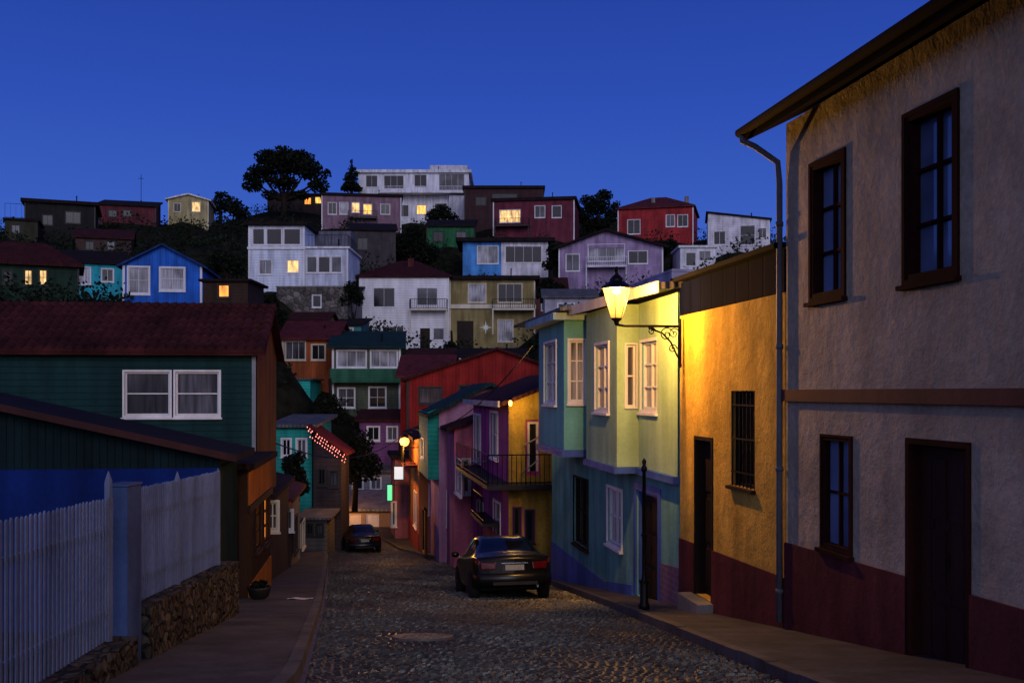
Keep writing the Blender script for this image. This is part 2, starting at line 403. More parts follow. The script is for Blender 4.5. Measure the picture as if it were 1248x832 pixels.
zl = f.hit(960,661)[1]; zr = f.hit(1248,742)[1]; aR = f.hit(1248,742)[0]
zat = lambda a: zl+(zr-zl)*a/aR
pl_strip(b,f,0,aD0-.003,zat(0),zat(aD0),PLINTH); pl_strip(b,f,aD1+.003,b.W,zat(aD1),zat(b.W),PLINTH)
zb_ = f.hit(958,483)[1]
b.strip('string_course',M('brown_band',(.10,.03,.025),.8,'plain'),f,0,b.W,zb_-.06,zb_+.09,-.07)
q = f.p; k_ = .5
EAVE = M('dark_brown_eaves',(.010,.007,.006),.9,'plain',spec=.05)
mb = MB(); mb.slab([q(-.28,3.72-k_*.46,-.46),q(b.W+.3,3.72-k_*.46,-.46),q(b.W+.3,3.72+k_*4,4),q(-.28,3.72+k_*4,4)],.17)
mb.slab([q(-.28,3.72+k_*4,4),q(b.W+.3,3.72+k_*4,4),q(b.W+.3,3.72-k_*.46,8.46),q(-.28,3.72-k_*.46,8.46)],.17); b.rf = mb.build('roof',EAVE,b.root)
for a in (0,b.W): b.extra.quad(q(a,3.5,0),q(a,3.5,8),q(a,5.5,4))
b.finish()
g = MB(); zz = 3.43
g.tube([f.p(-.3,zz,-.525),f.p(b.W,zz,-.525)],.06,10); gut = g.build('gutter',EAVE,b.root,True)
g = MB(); e = f.p(-.20,zz-.05,-.525); q1 = f.p(-.06,zz-.42,-.09); q0 = f.p(-.15,zz-.2,-.37); q2 = f.p(-.05,zz-.7,-.07)
g.tube([e,(e[0],e[1],e[2]-.07),q0,q1,q2,f.p(-.05,0,-.07),f.p(-.05,-3.0,-.07)],.04,10)
for z in (2.2,.6,-1.0,-2.6): g.lathe(f.p(-.05,z,-.07),[(.052,-.03),(.052,.03)],10)
g.build('downpipe',M('grey_blue_pipe',(.10,.12,.15),.6,'plain',spec=.2),b.root,True)

y_ = rhouse('ochre_house','single storey ochre yellow stucco house beside the street lamp with dark metal cladding on top',13.03,17.1,0,7,-5.3,1.31,W_YEL)
f = y_.front
y_.dpx(f,847,869,532,728,mat=BROWNF,dp=.2,liner=True)
y_.wpx(f,891,920,476,594,'d',1,1,frame=BROWNF,casing=0,dp=.14,bars=IRON)
ad0,ad1 = f.hit(847,650)[0],f.hit(869,650)[0]
z0_,z1_ = f.hit(829,655)[1],f.hit(948,700)[1]
zy = lambda a: z0_+(z1_-z0_)*a/y_.W
pl_strip(y_,f,0,ad0-.003,zy(0),zy(ad0),PLINTH); pl_strip(y_,f,ad1+.003,y_.W,zy(ad1),zy(y_.W),PLINTH)
CLAD = M('blue_grey_cladding',(.0022,.0034,.020),.9,'siding_v',pitch=.4,bump=.3,spec=.02)
mb = MB(); mb.fbox(f,-.0,y_.W,1.315,1.87,-.012,.4); mb.build('cladding',CLAD,y_.root)
mb = MB(); mb.slab([f.p(-.05,1.95,-.16),f.p(y_.W,1.95,-.16),f.p(y_.W,2.7,7),f.p(-.05,2.7,7)],.07); mb.build('roof',M('black_flat_roof',(.004,.004,.008),.9,'plain',spec=.05),y_.root)
y_.finish()
mb = MB(); mb.fbox(f,ad0-.1,ad1+.1,-4.4,f.hit(858,728)[1]-.005,-.28,-.035); mb.build('doorstep',CONC,y_.root)

def bay_finish(h,fr,nr,W,d,z0,z1,mat,name='bay'):
    mb = MB(); facade(mb,fr,W,z0,z1); facade(mb,nr,d,z0,z1)
    mb.quad(fr.p(0,z0,0),fr.p(0,z1,0),fr.p(0,z1,d),fr.p(0,z0,d))
    mb.quad(fr.p(0,z0),fr.p(W,z0),fr.p(W,z0,d),fr.p(0,z0,d)); mb.quad(fr.p(0,z1),fr.p(W,z1),fr.p(W,z1,d),fr.p(0,z1,d))
    return mb.build(name,mat,h.root)
def bay(t0,t1,d):
    fr = Face(rP(t1,d),US); W = (t1-t0)/.9862
    return fr, Face((fr.o[0]+US[0]*W,fr.o[1]+US[1]*W), fr.n), W
ga = rhouse('green_bay_house','pale green two storey bay window house lit by the street lamp',17.13,21.9,0,7,-6,1.72,W_LTEAL)
f = ga.front
ga.wpx(f,782,802,416,499,'c',2,3,casing=.06)
ga.wpx(f,741,758,596,663,'c',2,2,casing=.06)
ga.dpx(f,776,803,600,733,mat=BROWNF,frame=BLUEF,casing=.14,dp=.14)
fr,nr,Wb = bay(19.4,21.85,.46)
ga.wpx(fr,726,742,420,499,'c',2,3,casing=.06); ga.wpx(nr,763,775,420,496,'k',1,2,casing=.03,sill=False)
bay_finish(ga,fr,nr,Wb,.46,-1.45,1.72,W_PGREEN)
mb = MB(); a19 = (21.9-19.4)/.9862
mb.fbox(fr,-.02,Wb+.06,-1.58,-1.452,-.07,.46); mb.build('bay_ledge',BLUEF,ga.root)
mb = MB(); uf = Face(rP(21.9,.035),US); uf.holes = [(h_[0]-.061,h_[1]+.061,h_[2]-.115,h_[3]+.061,.034) for h_ in f.holes[:1]]
facade(mb,uf,ga.W,-1.45,1.72,a19+.01)
mb.build('upper_cladding',W_PGREEN,ga.root)
mb = MB(); mb.fbox(f,a19+.07,ga.W,-1.58,-1.452,-.12,.003); mb.build('floor_ledge',BLUEF,ga.root)
mb = MB(); q = f.p
mb.slab([q(-.25,1.88,-.78),q(ga.W+.1,1.88,-.4),q(ga.W+.1,2.25,4),q(-.25,2.25,4)],.12); rf = mb.build('roof',R_GREY,ga.root)
mb = MB(); mb.hexa([q(-.25,1.70,-.8),q(ga.W+.1,1.70,-.42),q(ga.W+.1,1.70,-.402),q(-.25,1.70,-.782)],[q(-.25,1.9,-.8),q(ga.W+.1,1.9,-.42),q(ga.W+.1,1.9,-.402),q(-.25,1.9,-.782)]); mb.build('fascia',CREAM,rf)
pl_strip(ga,f,0,f.hit(772,700)[0]-.05,f.hit(718,692)[1],f.hit(772,716)[1]+.05,BLUEF); pl_strip(ga,f,f.hit(806,700)[0]+.02,ga.W,f.hit(806,686)[1],f.hit(826,690)[1],BRICKP)
ga.finish()
gb = rhouse('teal_bay_house','teal two storey house with overhanging bay and blue skirting beside the pale green house',21.93,27.7,0,7,-6.5,1.62,W_LTEAL)
f = gb.front
gb.wpx(f,700,717,583,664,'d',2,2,frame=BROWNF,casing=.04)
fr,nr,Wb = bay(22.5,25.4,.81)
gb.wpx(fr,664,678,418,490,'c',2,3,casing=.06); gb.wpx(nr,694,713,415,489,'c',2,3,casing=.05)
bay_finish(gb,fr,nr,Wb,.81,-1.3,1.62,W_TEAL)
mb = MB(); mb.fbox(fr,-.05,Wb+.05,-1.46,-1.302,-.06,.81); mb.build('bay_ledge',BLUEF,gb.root)
mb = MB(); mb.fbox(fr,-.28,Wb+.25,1.622,1.78,-.3,.81); mb.build('bay_cornice',M('pale_teal_trim',(.3,.45,.48),.6,'plain'),gb.root)
mb = MB(); q = f.p; mb.slab([q(-.2,1.86,-1.05),q(gb.W,1.86,-1.05),q(gb.W,2.2,4),q(-.2,2.2,4)],.07); mb.build('roof',R_GREY,gb.root)
mb = MB(); mb.slab([q(0,2.75,1.5),q(gb.W,2.75,1.5),q(gb.W,2.75,5),q(0,2.75,5)],.9); mb.build('roof_room',hw('lavender_room',(.4,.36,.5)),gb.root)
pl_strip(gb,f,0,gb.W,f.hit(676,661)[1],f.hit(716,692)[1],BLUEF)
gb.finish()

PURP = M('magenta_plaster',(.50,.06,.24),.85,'plaster'); YEL2 = M('mustard_plaster',(.44,.27,.04),.85,'plaster',bump=.8,var=.35,stain=.5)
h = rhouse('balcony_house','magenta and mustard house with dark roof and black iron balcony behind the teal house',28.6,36.4,1.06,4.2,-7.5,-.3,PURP)
f = h.front
h.wpx(f,578,586,506,560,'d',2,2,frame=WHITE); h.wpx(f,598,607,503,556,'k',2,2,frame=WHITE)
h.wpx(f,582,590,612,658,'d',2,2,frame=WHITE); h.wpx(f,602,610,612,655,'d',1,2,frame=WHITE)
h.wpx(h.right,626,634,619,652,'d',1,1,frame=DARKF,casing=.03); h.dpx(h.right,643,656,514,574,mat=BROWNF,frame=CREAM,dp=.1)
h.wpx(h.right,641,650,622,660,'d',1,1,frame=DARKF,casing=.03)
h.roof('gable_u',.8,.3,R_BROWN,.12)
mb = MB(); mb.fbox(f,-.3,h.W+.3,-.42,-.25,-.36,-.305); mb.build('roof_fascia',M('pale_roof_edge',(.55,.48,.5),.7,'plain'),h.rf)
mb = MB(); rc = h.right
rf_ = Face((rc.o[0]-rc.n[0]*.03,rc.o[1]-rc.n[1]*.03),rc.u); rf_.holes = [(a-.06,b_+.06,c-.12,d+.06,.027) for a,b_,c,d,e in rc.holes]
facade(mb,rf_,h.D,-7.5,-.3); mb.quad(rf_.p(0,-.3),rf_.p(h.D,-.3),rf_.p(h.D/2,.48)); mb.build('mustard_end_wall',YEL2,h.root)
zbal = f.hit(620,588)[1]
mb = MB(); mb.fbox(f,1.0,h.W+.9,zbal-.12,zbal,-.75,.003); mb.fbox(rc,.0,2.0,zbal-.12,zbal,-.9,-.035); bl = mb.build('balcony',DARKF,h.root)
railing(bl,[f.p(1.0,zbal,-.72),f.p(h.W+.87,zbal,-.72)],.85,IRON,.36,r=.009)
railing(bl,[f.p(h.W+.87,zbal,-.72),rc.p(1.95,zbal,-.87)],.85,IRON,.13,r=.010)
zlo = gz(31)+1.75
mb = MB(); mb.fbox(f,3.2,6.2,zlo-.1,zlo,-.5,.003); bl = mb.build('balcony',DARKF,h.root); railing(bl,[f.p(3.2,zlo,-.47),f.p(6.2,zlo,-.47)],.8,IRON,.3,r=.009)
mb = MB(); mb.fbox(f,1.0,h.W,-7.5,gz(33)+1.6,-.03,.003); mb.build('plinth',M('crimson_plinth',(.40,.03,.08),.85,'plaster'),h.root)
h.finish()
LAV = M('pink_lilac_plaster',(.54,.25,.40),.85,'plaster')
h = rhouse('pink_street_house','pink street house with low brown roof between the balcony house and the teal boarded house',36.5,39.1,1.75,4,-7.8,-1.35,M('rose_plaster',(.54,.14,.22),.85,'plaster'))
h.wpx(h.front,556,563,560,600,'d',1,2); h.wpx(h.right,564,572,560,600,'k',1,2); h.roof('gable_u',.7,.25,R_BROWN,.12); h.finish()
h = rhouse('teal_gable_house','small teal boarded house on a pink ground floor beyond the balcony house',39.2,43.6,2.05,4,-8.2,-.75,LAV)
f = h.front
h.wpx(h.right,545,552,598,640,'d',1,2,frame=WHITE,casing=.04)
h.wpx(h.right,559,566,600,642,'k',1,2,frame=WHITE,casing=.04)
h.roof('gable_u',1.0,.5,R_GREEN,.14)
fr = Face(rP(43.6,2.5),US); Wb = 4.4/.9862; nr = Face((fr.o[0]+US[0]*(Wb+.04),fr.o[1]+US[1]*(Wb+.04)),fr.n)
zq = -(584-HY)/F*39.2
mb = MB(); facade(mb,fr,Wb+.04,zq,-.78); facade(mb,nr,4,zq,-.78); mb.quad(nr.p(0,-.78),nr.p(4,-.78),nr.p(2.45,.15))
mb.quad(fr.p(0,zq),fr.p(Wb,zq),fr.p(Wb,zq,.5),fr.p(0,zq,.5)); mb.quad(fr.p(0,zq),fr.p(0,-.78),fr.p(0,-.78,.5),fr.p(0,zq,.5)); mb.build('upper_storey',hw('bright_teal_boards',(.02,.33,.25),'siding_h',.18),h.root)
h.finish()
h = rhouse('orange_plaster_house','orange plaster house with a small balcony, under the distant street lamp',43.7,50.5,2.5,5,-8.8,-2.0,M('orange_plaster',(.46,.15,.045),.85,'plaster'))
f = h.front; h.dpx(f,514,517,620,672); h.wpx(f,505,508,600,640,'d',1,1); h.wpx(f,514,517,535,556,'d',1,1); h.wpx(h.right,524,532,590,625,'k',1,2)
zbal = f.hit(508,566)[1]
h.roof('gable_u',.9,.3,R_BROWN,.14)
mb = MB(); mb.fbox(f,1.0,h.W-1,zbal-.12,zbal,-.6,.003); bl = mb.build('balcony',PLINTH,h.root)
railing(bl,[f.p(1,zbal,0),f.p(1,zbal,-.57),f.p(h.W-1,zbal,-.57),f.p(h.W-1,zbal,0)],.8,IRON,.3,r=.010)
mb = MB(); mb.fbox(f,0,h.W,-8.8,-6.2,-.03,.003); mb.build('plinth',M('red_plinth',(.45,.03,.03),.85,'plaster'),h.root)
h.finish()
h = rhouse('corner_shop','narrow dark pink shop at the street bend',50.6,55,3.2,5,-9,-3.4,M('dark_pink',(.30,.10,.15),.85,'plaster'),cat='shop')
f = h.front; h.wpx(h.right,478,482,612,640,'d',1,1)
h.roof('flat',0,.2,R_DARK,.2); h.finish()
sg = empty('shop_sign',P(486,574,48),'small white lit sign box hanging from a wall below the distant street lamp','sign')
mb = MB(); c = P(486,576,48); mb.box(c,(.42,.14,.62)); sbx = mb.build('sign_box',emis('sign_white',(.72,.88,1),.75),sg,bevel=.02)
mb = MB()
for z in (-.33,.33): mb.box((c[0],c[1],c[2]+z),(.47,.18,.05))
mb.tube([(c[0]-.1,c[1],c[2]+.32),(c[0]+1.3,c[1],c[2]+.32)],.02,6); mb.build('sign_bracket',IRON,sg)
c = P(475,600,48.2); sg = empty('shop_sign',c,'narrow green lit sign just below the white sign box','sign')
mb = MB(); mb.box(c,(.22,.12,.76)); mb.build('sign_box',emis('sign_green',(.02,.9,.38),1.0),sg,bevel=.02)
mb = MB()
for z in (-.40,.40): mb.box((c[0],c[1],c[2]+z),(.27,.15,.04))
mb.tube([(c[0]-.05,c[1],c[2]+.37),(c[0]+1.6,c[1],c[2]+.37)],.02,6); mb.build('sign_bracket',IRON,sg)

REDW = M('red_boards',(.27,.022,.02),.85,'siding_v',pitch=.2,bump=.4,spec=.1)
h = hill('red_gable_house','deep red boarded house with a wide front gable, behind the balcony house',496,716,463,545,60,9,REDW,('gable_n',423,.35,R_BROWN,.16),wins=[(511,538,472,491,'k',2,1),(560,580,470,492,'d',2,1)],rp=.5,frame=DARKF,group=None,ct=False)
hill('red_roof_annex','low red roofed annex on the left side of the red gable house',488,548,458,545,63,6,REDW,('gable_u',432,.3,R_RED,.14),group=None,ct=False,frame=DARKF)

# ================================================================= LEFT SIDE
gh = hill('dark_green_house','dark green boarded house with a red tiled roof and two white windows on the left',-160,312,424,640,24,4.6,W_DGREEN,('flat',0,.0,DARKF,.02),ang=7.5,group=None,fin=False,ct=False,
  wins=[(152,207,453,506,'k',1,2,dict(casing=.05,fw=.045)),(214,267,453,506,'k',1,2,dict(casing=.05,fw=.045))])
bpy.data.objects.remove(gh.rf)
D_ = gh.D; rise = -(374-HY)/F*26.3-gh.z1
e = gh.extra; p = gh.front.p
for a in (0,gh.W): e.quad(p(a,gh.z1,0),p(a,gh.z1,D_),p(a,gh.z1+rise,D_/2))
def tiles(face, W, D, z1, rise, over, side, pitch=.24, row=.36):
    mb = MB(); L = math.hypot(D/2,rise); ov = over*L/(D/2); nr_ = int((L+ov)/row)+1; nc = int((W+2*side)/pitch); sub = 6
    for sgn in (0,1):
        for r in range(nr_):
            s0 = -ov+r*row; s1 = min(s0+row+.03,L)
            jit = [random.uniform(-.012,.012) for _ in range(nc+1)]
            vs = []; fs = []
            for k,(s_,lift) in enumerate(((s0,.0),(s0,.07),(s1,.03))):
                for c in range(nc*sub+1):
                    ss = s_+(jit[c//sub] if k<2 else 0)
                    bb = ss/L*(D/2); zz = z1+rise*ss/L+.05+lift
                    if sgn: bb = D-bb
                    a = -side+c*pitch/sub; ph = (c%sub)/sub
                    hgt = abs(math.sin(math.pi*ph))*.075 if lift>0 else 0
                    vs.append(face.p(a,zz+hgt+random.uniform(-.004,.004),bb))
            n = nc*sub+1
            for k in (0,1):
                for c in range(nc*sub): fs.append((k*n+c,k*n+c+1,(k+1)*n+c+1,(k+1)*n+c))
            mb.add(vs,fs)
    mb.slab([face.p(-side,z1+.04-rise/(D/2)*over,-over),face.p(W+side,z1+.04-rise/(D/2)*over,-over),face.p(W+side,z1+rise+.04,D/2),face.p(-side,z1+rise+.04,D/2)],.06)
    mb.slab([face.p(-side,z1+rise+.04,D/2),face.p(W+side,z1+rise+.04,D/2),face.p(W+side,z1+.04-rise/(D/2)*over,D+over),face.p(-side,z1+.04-rise/(D/2)*over,D+over)],.06)
    return mb
TILE = M('clay_tiles',(.05,.012,.013),.85,'plain',var=.45,stain=.3,spec=.12)
rf = tiles(gh.front,gh.W,D_,gh.z1,rise,.25,.25).build('roof',TILE,gh.root)
mb = MB(); n = 40
for k in range(n):
    a = -.2+(gh.W+.45)*k/n; mb.tube([p(a,gh.z1+rise+.07,D_/2),p(a+(gh.W+.45)/n*1.04,gh.z1+rise+.09,D_/2)],[.10,.12],8)
mb.build('ridge_tiles',TILE,rf,True)
mb = MB(); mb.fbox(gh.front,gh.W-.1,gh.W+.0,gh.z0,gh.z1,-.03,.003); mb.build('corner_board',M('pale_corner_board',(.2,.22,.26),.6,'plain'),gh.root)
mb = MB(); sf = gh.right; of = Face((sf.o[0]-sf.n[0]*.03,sf.o[1]-sf.n[1]*.03),sf.u); of.holes = []
facade(mb,of,D_,gh.z0,gh.z1); mb.quad(of.p(0,gh.z1),of.p(D_,gh.z1),of.p(D_/2,gh.z1+rise)); mb.build('orange_end_wall',W_ORANGE,gh.root)
gh.finish()
an_ = math.radians(7); ug = (math.cos(an_),math.sin(an_)); Wg = 6.8; cx_,cy_ = ray(268,0)[0]*17.2,17.2
gr = House('lean_to_garage','low dark teal lean-to with bright blue lower wall behind the picket fence','garage',(cx_-ug[0]*Wg,cy_-ug[1]*Wg),ug,Wg,2.0,-4.4,-1.12,W_DTEAL)
k = .23; gr.roof('shed_u',k*Wg,.0,R_RED,.1,build=False)
q = gr.front.p; zr_ = -1.12+.11
mb = MB(); mb.slab([q(-.2,zr_+k*(Wg+.2),-.3),q(Wg+.3,zr_-k*.3,-.3),q(Wg+.3,zr_-k*.3,2.2),q(-.2,zr_+k*(Wg+.2),2.2)],.1)
rf = mb.build('roof',R_FLAT,gr.root)
mb = MB(); mb.hexa([q(-.2,zr_-.10+k*(Wg+.2),-.325),q(Wg+.32,zr_-.10-k*.32,-.325),q(Wg+.32,zr_-.10-k*.32,-.302),q(-.2,zr_-.10+k*(Wg+.2),-.302)],
  [q(-.2,zr_+.02+k*(Wg+.2),-.325),q(Wg+.32,zr_+.02-k*.32,-.325),q(Wg+.32,zr_+.02-k*.32,-.302),q(-.2,zr_+.02+k*(Wg+.2),-.302)]); mb.build('bargeboard',M('red_brown_board',(.045,.012,.012),.8,'plain'),rf)
gr.strip('blue_wall',W_BLUE,gr.front,0,gr.W,-4.4,-1.30,-.06)
gr.finish()
UL = (-.128,.9918)
def lhouse(name,label,t0,X0,L,D,z0,z1,wall,cat='house',group=None):
    return House(name,label,cat,(X0,t0),UL,L,D,z0,z1,wall,group)
h = lhouse('orange_street_house','dark timber house with orange panels facing the left pavement and lit gridded windows',19.4,-5.15,3.9,3.0,-6.5,-1.5,M('dark_timber_boards',(.035,.018,.012),.8,'siding_v',pitch=.2,bump=.4,spec=.12))
f = h.front
OR2 = M('orange_panel',(.40,.13,.02),.8,'siding_v',pitch=.2,bump=.4,spec=.12)
h.wpx(f,311,318,608,668,'o',2,3,frame=BROWNF,casing=.03); h.wpx(f,321,328,606,660,'o',2,3,frame=BROWNF,casing=.03)
h.dpx(h.left,276,290,600,745,mat=BROWNF)
h.strip('orange_panel',OR2,f,0,h.W,-2.2,-1.55,-.03)
h.strip('orange_panel',OR2,f,0.05,h.W,-6.4,f.hit(320,690)[1],-.03)
h.strip('floor_band',BROWNF,f,0,h.W,-2.35,-2.205,-.06)
h.roof('flat',0,.15,R_DARK,.12); h.finish()
h = lhouse('brown_shop_house','dark brown low house with doorway on the left pavement past the orange panelled house',27.6,-6.75,5.9,4,-8,-2.9,M('brown_boards',(.05,.026,.02),.8,'siding_v'))
f = h.front; h.dpx(f,350,355,622,702); h.wpx(f,358,362,630,670,'k',1,2,frame=DARKF); h.wpx(h.left,326,338,612,645,'k',2,2,frame=CREAM)
h.roof('gable_u',.5,.2,R_DARK,.12); h.finish()
h = lhouse('cream_street_house','small cream house at the far end of the left pavement',34.2,-7.75,5.4,4,-8.6,-3.7,M('cream_plaster',(.30,.22,.16),.85,'plaster'))
f = h.front; h.dpx(f,363,366,645,690); h.wpx(f,368,371,635,665,'d',1,2,frame=CREAM); h.wpx(h.left,346,356,622,645,'k',2,1); h.roof('gable_u',.6,.25,R_RED,.12); h.finish()
hill('teal_valley_house','small teal house behind the left pavement roofs',334,380,520,620,47,5,hw('mid_teal_boards',(.02,.32,.28),'siding_h',.18),('shed',505,.3,R_GREY,.14),wins=[(344,354,535,555,'d'),(362,373,535,555,'k')],group=None,ct=False)
cl = hill('string_light_house','dark house with slanting red roof hung with small string lights in the valley',382,416,550,610,46,2.2,hw('dull_umber_boards',(.04,.03,.034)),('shed_u',522,.25,M('dark_red_awning',(.09,.014,.016),.8,'corrugated',pitch=.3,spec=.1),.10),wins=[(388,396,572,590,'d'),(402,411,574,592,'k')],group=None,ct=False,frame=DARKF)
p = cl.front.p
sl = empty('string_lights',p(cl.W/2,cl.z1+.6,-.5),'strings of small warm bulbs along the red awning roof in the valley','string lights')
BULB = emis('small_bulb',(1,.22,.17),3.2)
kk = (-(522-HY)/F*46-cl.z1-.10)/cl.W
for row in range(3):
    pts = [Vector(p(-.2+(cl.W+.4)*k/15+(.05 if row%2 else 0), cl.z1+.08+kk*(cl.W+.2-(cl.W+.4)*k/15)-.17*row-random.uniform(0,.05), -.38+.03*row)) for k in range(16)]
    mb = MB(); mb.tube(pts,.006,5); mb.build('cable',IRON,sl)
    for k in range(16):
        if random.random() < .18: continue
        mb = MB(); c = pts[k]; s_ = random.uniform(.42,.62); mb.lathe((c.x,c.y-.02,c.z-.04),[(.005,-.05*s_),(.035*s_,-.03*s_),(.04*s_,0),(.02*s_,.04)],6); mb.build('bulb',BULB,sl)
hill('grey_roof_shop','low shop with a pale grey roof below the string lights',368,398,632,664,44,4,hw('shop_grey_boards',(.10,.09,.085)),('gable_u',619,.25,R_GREY,.1),wins=[(374,381,639,651,'d'),(386,393,639,651,'k')],group=None,ct=False,cat='shop',frame=DARKF)
h = hill('end_garage','wide low lamp-lit garage with a pale grey roof closing the end of the street',378,476,620,662,57,5,M('peach_plaster',(.38,.26,.18),.85,'plaster'),('gable_u',596,.3,M('pale_grey_roof',(.32,.31,.33),.7,'corrugated',pitch=.25,spec=.2),.12),wins=[(394,410,626,655,'D'),(424,440,626,658,'WD'),(446,462,626,658,'WD')],group=None,cat='garage',ct=False)
hill('grey_valley_house','dim grey house standing behind the end garage roof',408,484,574,620,63,5,hw('dim_grey_boards',(.24,.22,.26)),('gable_u',558,.3,R_GREY,.14),wins=[(430,442,582,596,'d'),(452,464,582,596,'k')],group=None,ct=False)

# ================================================================= HILL
hill('orange_hill_house','orange boarded house with red roof above the teal shed in the valley',344,409,412,462,75,6,hw('rust_orange_boards',(.36,.09,.03),'siding_v'),('gable_u',391,.35,R_RED,.15),wins=[(348,372,416,438,'k',3,1),(380,396,420,438,'d')],frame=CREAM)
hill('teal_shed','small bright teal shed below the orange hill house',338,378,463,498,70,4,hw('teal_paint',(.03,.46,.40)),('flat',0,.2,R_GREY,.12),wins=[(352,364,470,484,'d')],cat='shed')
h = hill('green_verandah_house','dark green house with glazed verandah band and green balcony front',405,488,423,512,71,6,hw('dark_sage_boards',(.08,.10,.07)),('shed',404,.4,R_GREEN,.16),ang=6,wins=[(411,446,427,447,'c',3,1),(452,484,427,447,'c',3,1),(412,432,473,496,'k',2,2),(450,470,472,496,'d',2,2)])
z_a,z_b = -(466-HY)/F*70,-(449-HY)/F*70; h.strip('balcony_front',hw('moss_green',(.03,.13,.075)),h.front,-.1,h.W+.1,z_a,z_b,-.9)
h = hill('white_red_roof_house','white two storey house with a dark red hipped roof at the middle of the hill',438,547,338,442,100,8,hw('white_boards',(.82,.81,.86),'siding_h',.25,var=.08,stain=.12),('hip',318,.35,R_TILE,.18),wins=[(455,481,351,374,'d',2,1),(508,533,351,372,'k',2,1),(466,492,398,410,'d',3,1),(512,524,400,432,'D'),(528,541,400,414,'k',1,1)])
mb = MB(); mb.box(h.front.p(h.W*.55,h.z1+1.3,2.5),(.6,.6,1.8)); mb.build('chimney',PLINTH,h.rf)
balc(h,500,546,377,1.1,CREAM,DARKF)
h = hill('olive_house','olive house with pale floor band, flat eaves and a white star ornament',548,652,341,438,101,8,M('olive_plaster',(.28,.22,.09),.85,'plaster'),('flat',0,.5,R_DARK,.4),wins=[(571,592,346,368,'c',2,1),(607,636,346,368,'d',3,1),(557,577,391,428,'D'),(607,625,390,416,'c',2,2)],frame=CREAM)
h.strip('floor_band',CREAM,h.front,-.1,h.W+.1,-(376-HY)/F*101,-(371-HY)/F*101,-.2)
balc(h,600,652,377,1.3,CREAM,DARKF)
mb = MB(); sa,sz = h.front.hit(592,399)
for k in range(8):
    w_ = math.pi/4*k; R_ = .72 if k%2==0 else .42
    tip = (sa+R_*math.cos(w_),sz+R_*math.sin(w_)); l_ = (sa+.10*math.cos(w_+1.57),sz+.10*math.sin(w_+1.57)); r_ = (sa-.10*math.cos(w_+1.57),sz-.10*math.sin(w_+1.57))
    mb.quad(h.front.p(*tip,-.06),h.front.p(*l_,-.10),h.front.p(*r_,-.10))
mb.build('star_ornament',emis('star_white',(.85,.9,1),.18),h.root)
w_ = House('garden_wall','white garden wall below the olive house','wall',(P(600,0,95)[0],95),(1,0),4.6,.4,0,-(424-HY)/F*95,hw('white_render',(.7,.68,.72),'plaster')); w_.roof('flat',0,.06,CONC,.1); w_.finish()
h = hill('blue_white_house','blue and white house with broad dark eaves above the olive house',564,668,295,336,119,8,hw('sky_blue_boards',(.08,.30,.72)),('flat',0,.8,R_DARK,.45),wins=[(582,607,300,321,'c',2,1)],fin=False)
am = h.front.hit(611,310)[0]
h.strip('white_half',hw('white_half_boards',(.78,.76,.84)),h.front,am,h.W,h.z0,h.z1-.01,-.12)
ff = Face(h.front.p(am,0,-.12)[:2],(1,0)); window(h.root,ff,ff.hit(616,0)[0],ff.hit(660,0)[0],ff.hit(640,320)[1],ff.hit(640,300)[1],'d',4,1,dp=.0,casing=.06); h.finish()
h = hill('lavender_house','lavender house with dark gabled roof and wide white window near the crest',681,808,303,352,110,9,hw('lavender_boards',(.36,.26,.44)),('gable_n',280,.6,R_DARK,.25),ang=-6,wins=[(717,761,298,318,'c',4,1),(766,789,306,321,'d',2,1),(690,706,310,330,'k')],rp=.45)
balc(h,714,764,325,1.2,R_WHITE,WHITE)
h = hill('red_upper_house','brick red house with small chimneys near the crest at right',753,845,256,298,136,9,hw('brick_red_boards',(.36,.03,.035)),('hip',243,.3,R_RED,.2),wins=[(765,780,268,285,'d',2,1),(812,822,262,276,'k'),(826,838,262,276,'d')],ang=-14)
for a in (.45,.9):
    mb = MB(); c = h.front.p(h.W*a,h.z1+1.0,2); mb.box(c,(.5,.5,1.6)); mb.build('chimney',CONC,h.rf)
hill('white_wedge_house','white house with a slanting roof at the right end of the hill',863,938,270,310,118,7,hw('white_wedge_boards',(.72,.7,.76)),('shed_u',258,.25,R_DARK,.2),ang=-10,wins=[(870,884,282,298,'d'),(902,920,275,298,'d',1,2),(924,934,278,290,'k')])
hill('white_low_house','small white stepped house just left of the slanting white house',829,872,302,336,108,5,hw('white_low_render',(.76,.76,.84),'plaster'),('flat',0,.2,R_WHITE,.25),wins=[(836,848,308,324,'d',1,1),(852,866,306,318,'k')])
h = hill('dark_red_flat_house','dark maroon house with flat roof and warm lit window near the crest',601,700,246,294,140,9,hw('maroon_boards',(.15,.028,.05)),('flat',0,.3,R_DARK,.45),ang=-8,wins=[(609,634,256,271,'p',3,1),(652,664,251,265,'k',2,1),(673,684,251,265,'d',1,1)])
balc(h,604,646,276,1.3,DARKF,DARKF)
hill('dark_crest_house','unlit dark brown house on the crest behind the maroon house',566,662,230,280,156,9,hw('dark_umber_boards',(.05,.022,.026)),('flat',0,.3,R_DARK,.45),wins=[(580,592,240,250,'d'),(600,630,236,244,'d',3,1)],frame=DARKF)
h = hill('white_modern_house','white flat roofed modern house with balcony on the hill crest',437,571,211,275,166,10,hw('white_modern_render',(.78,.78,.86),'plaster',var=.08),('flat',0,.5,R_WHITE,.5),wins=[(468,492,214,230,'d',3,1),(505,520,213,228,'d',2,1),(535,566,212,232,'k',4,1),(446,460,214,228,'d',2,1),(508,519,250,261,'l',2,1),(530,545,248,268,'k',2,1),(484,498,250,264,'d')])
balc(h,462,572,237,2.2,R_WHITE,WHITE)
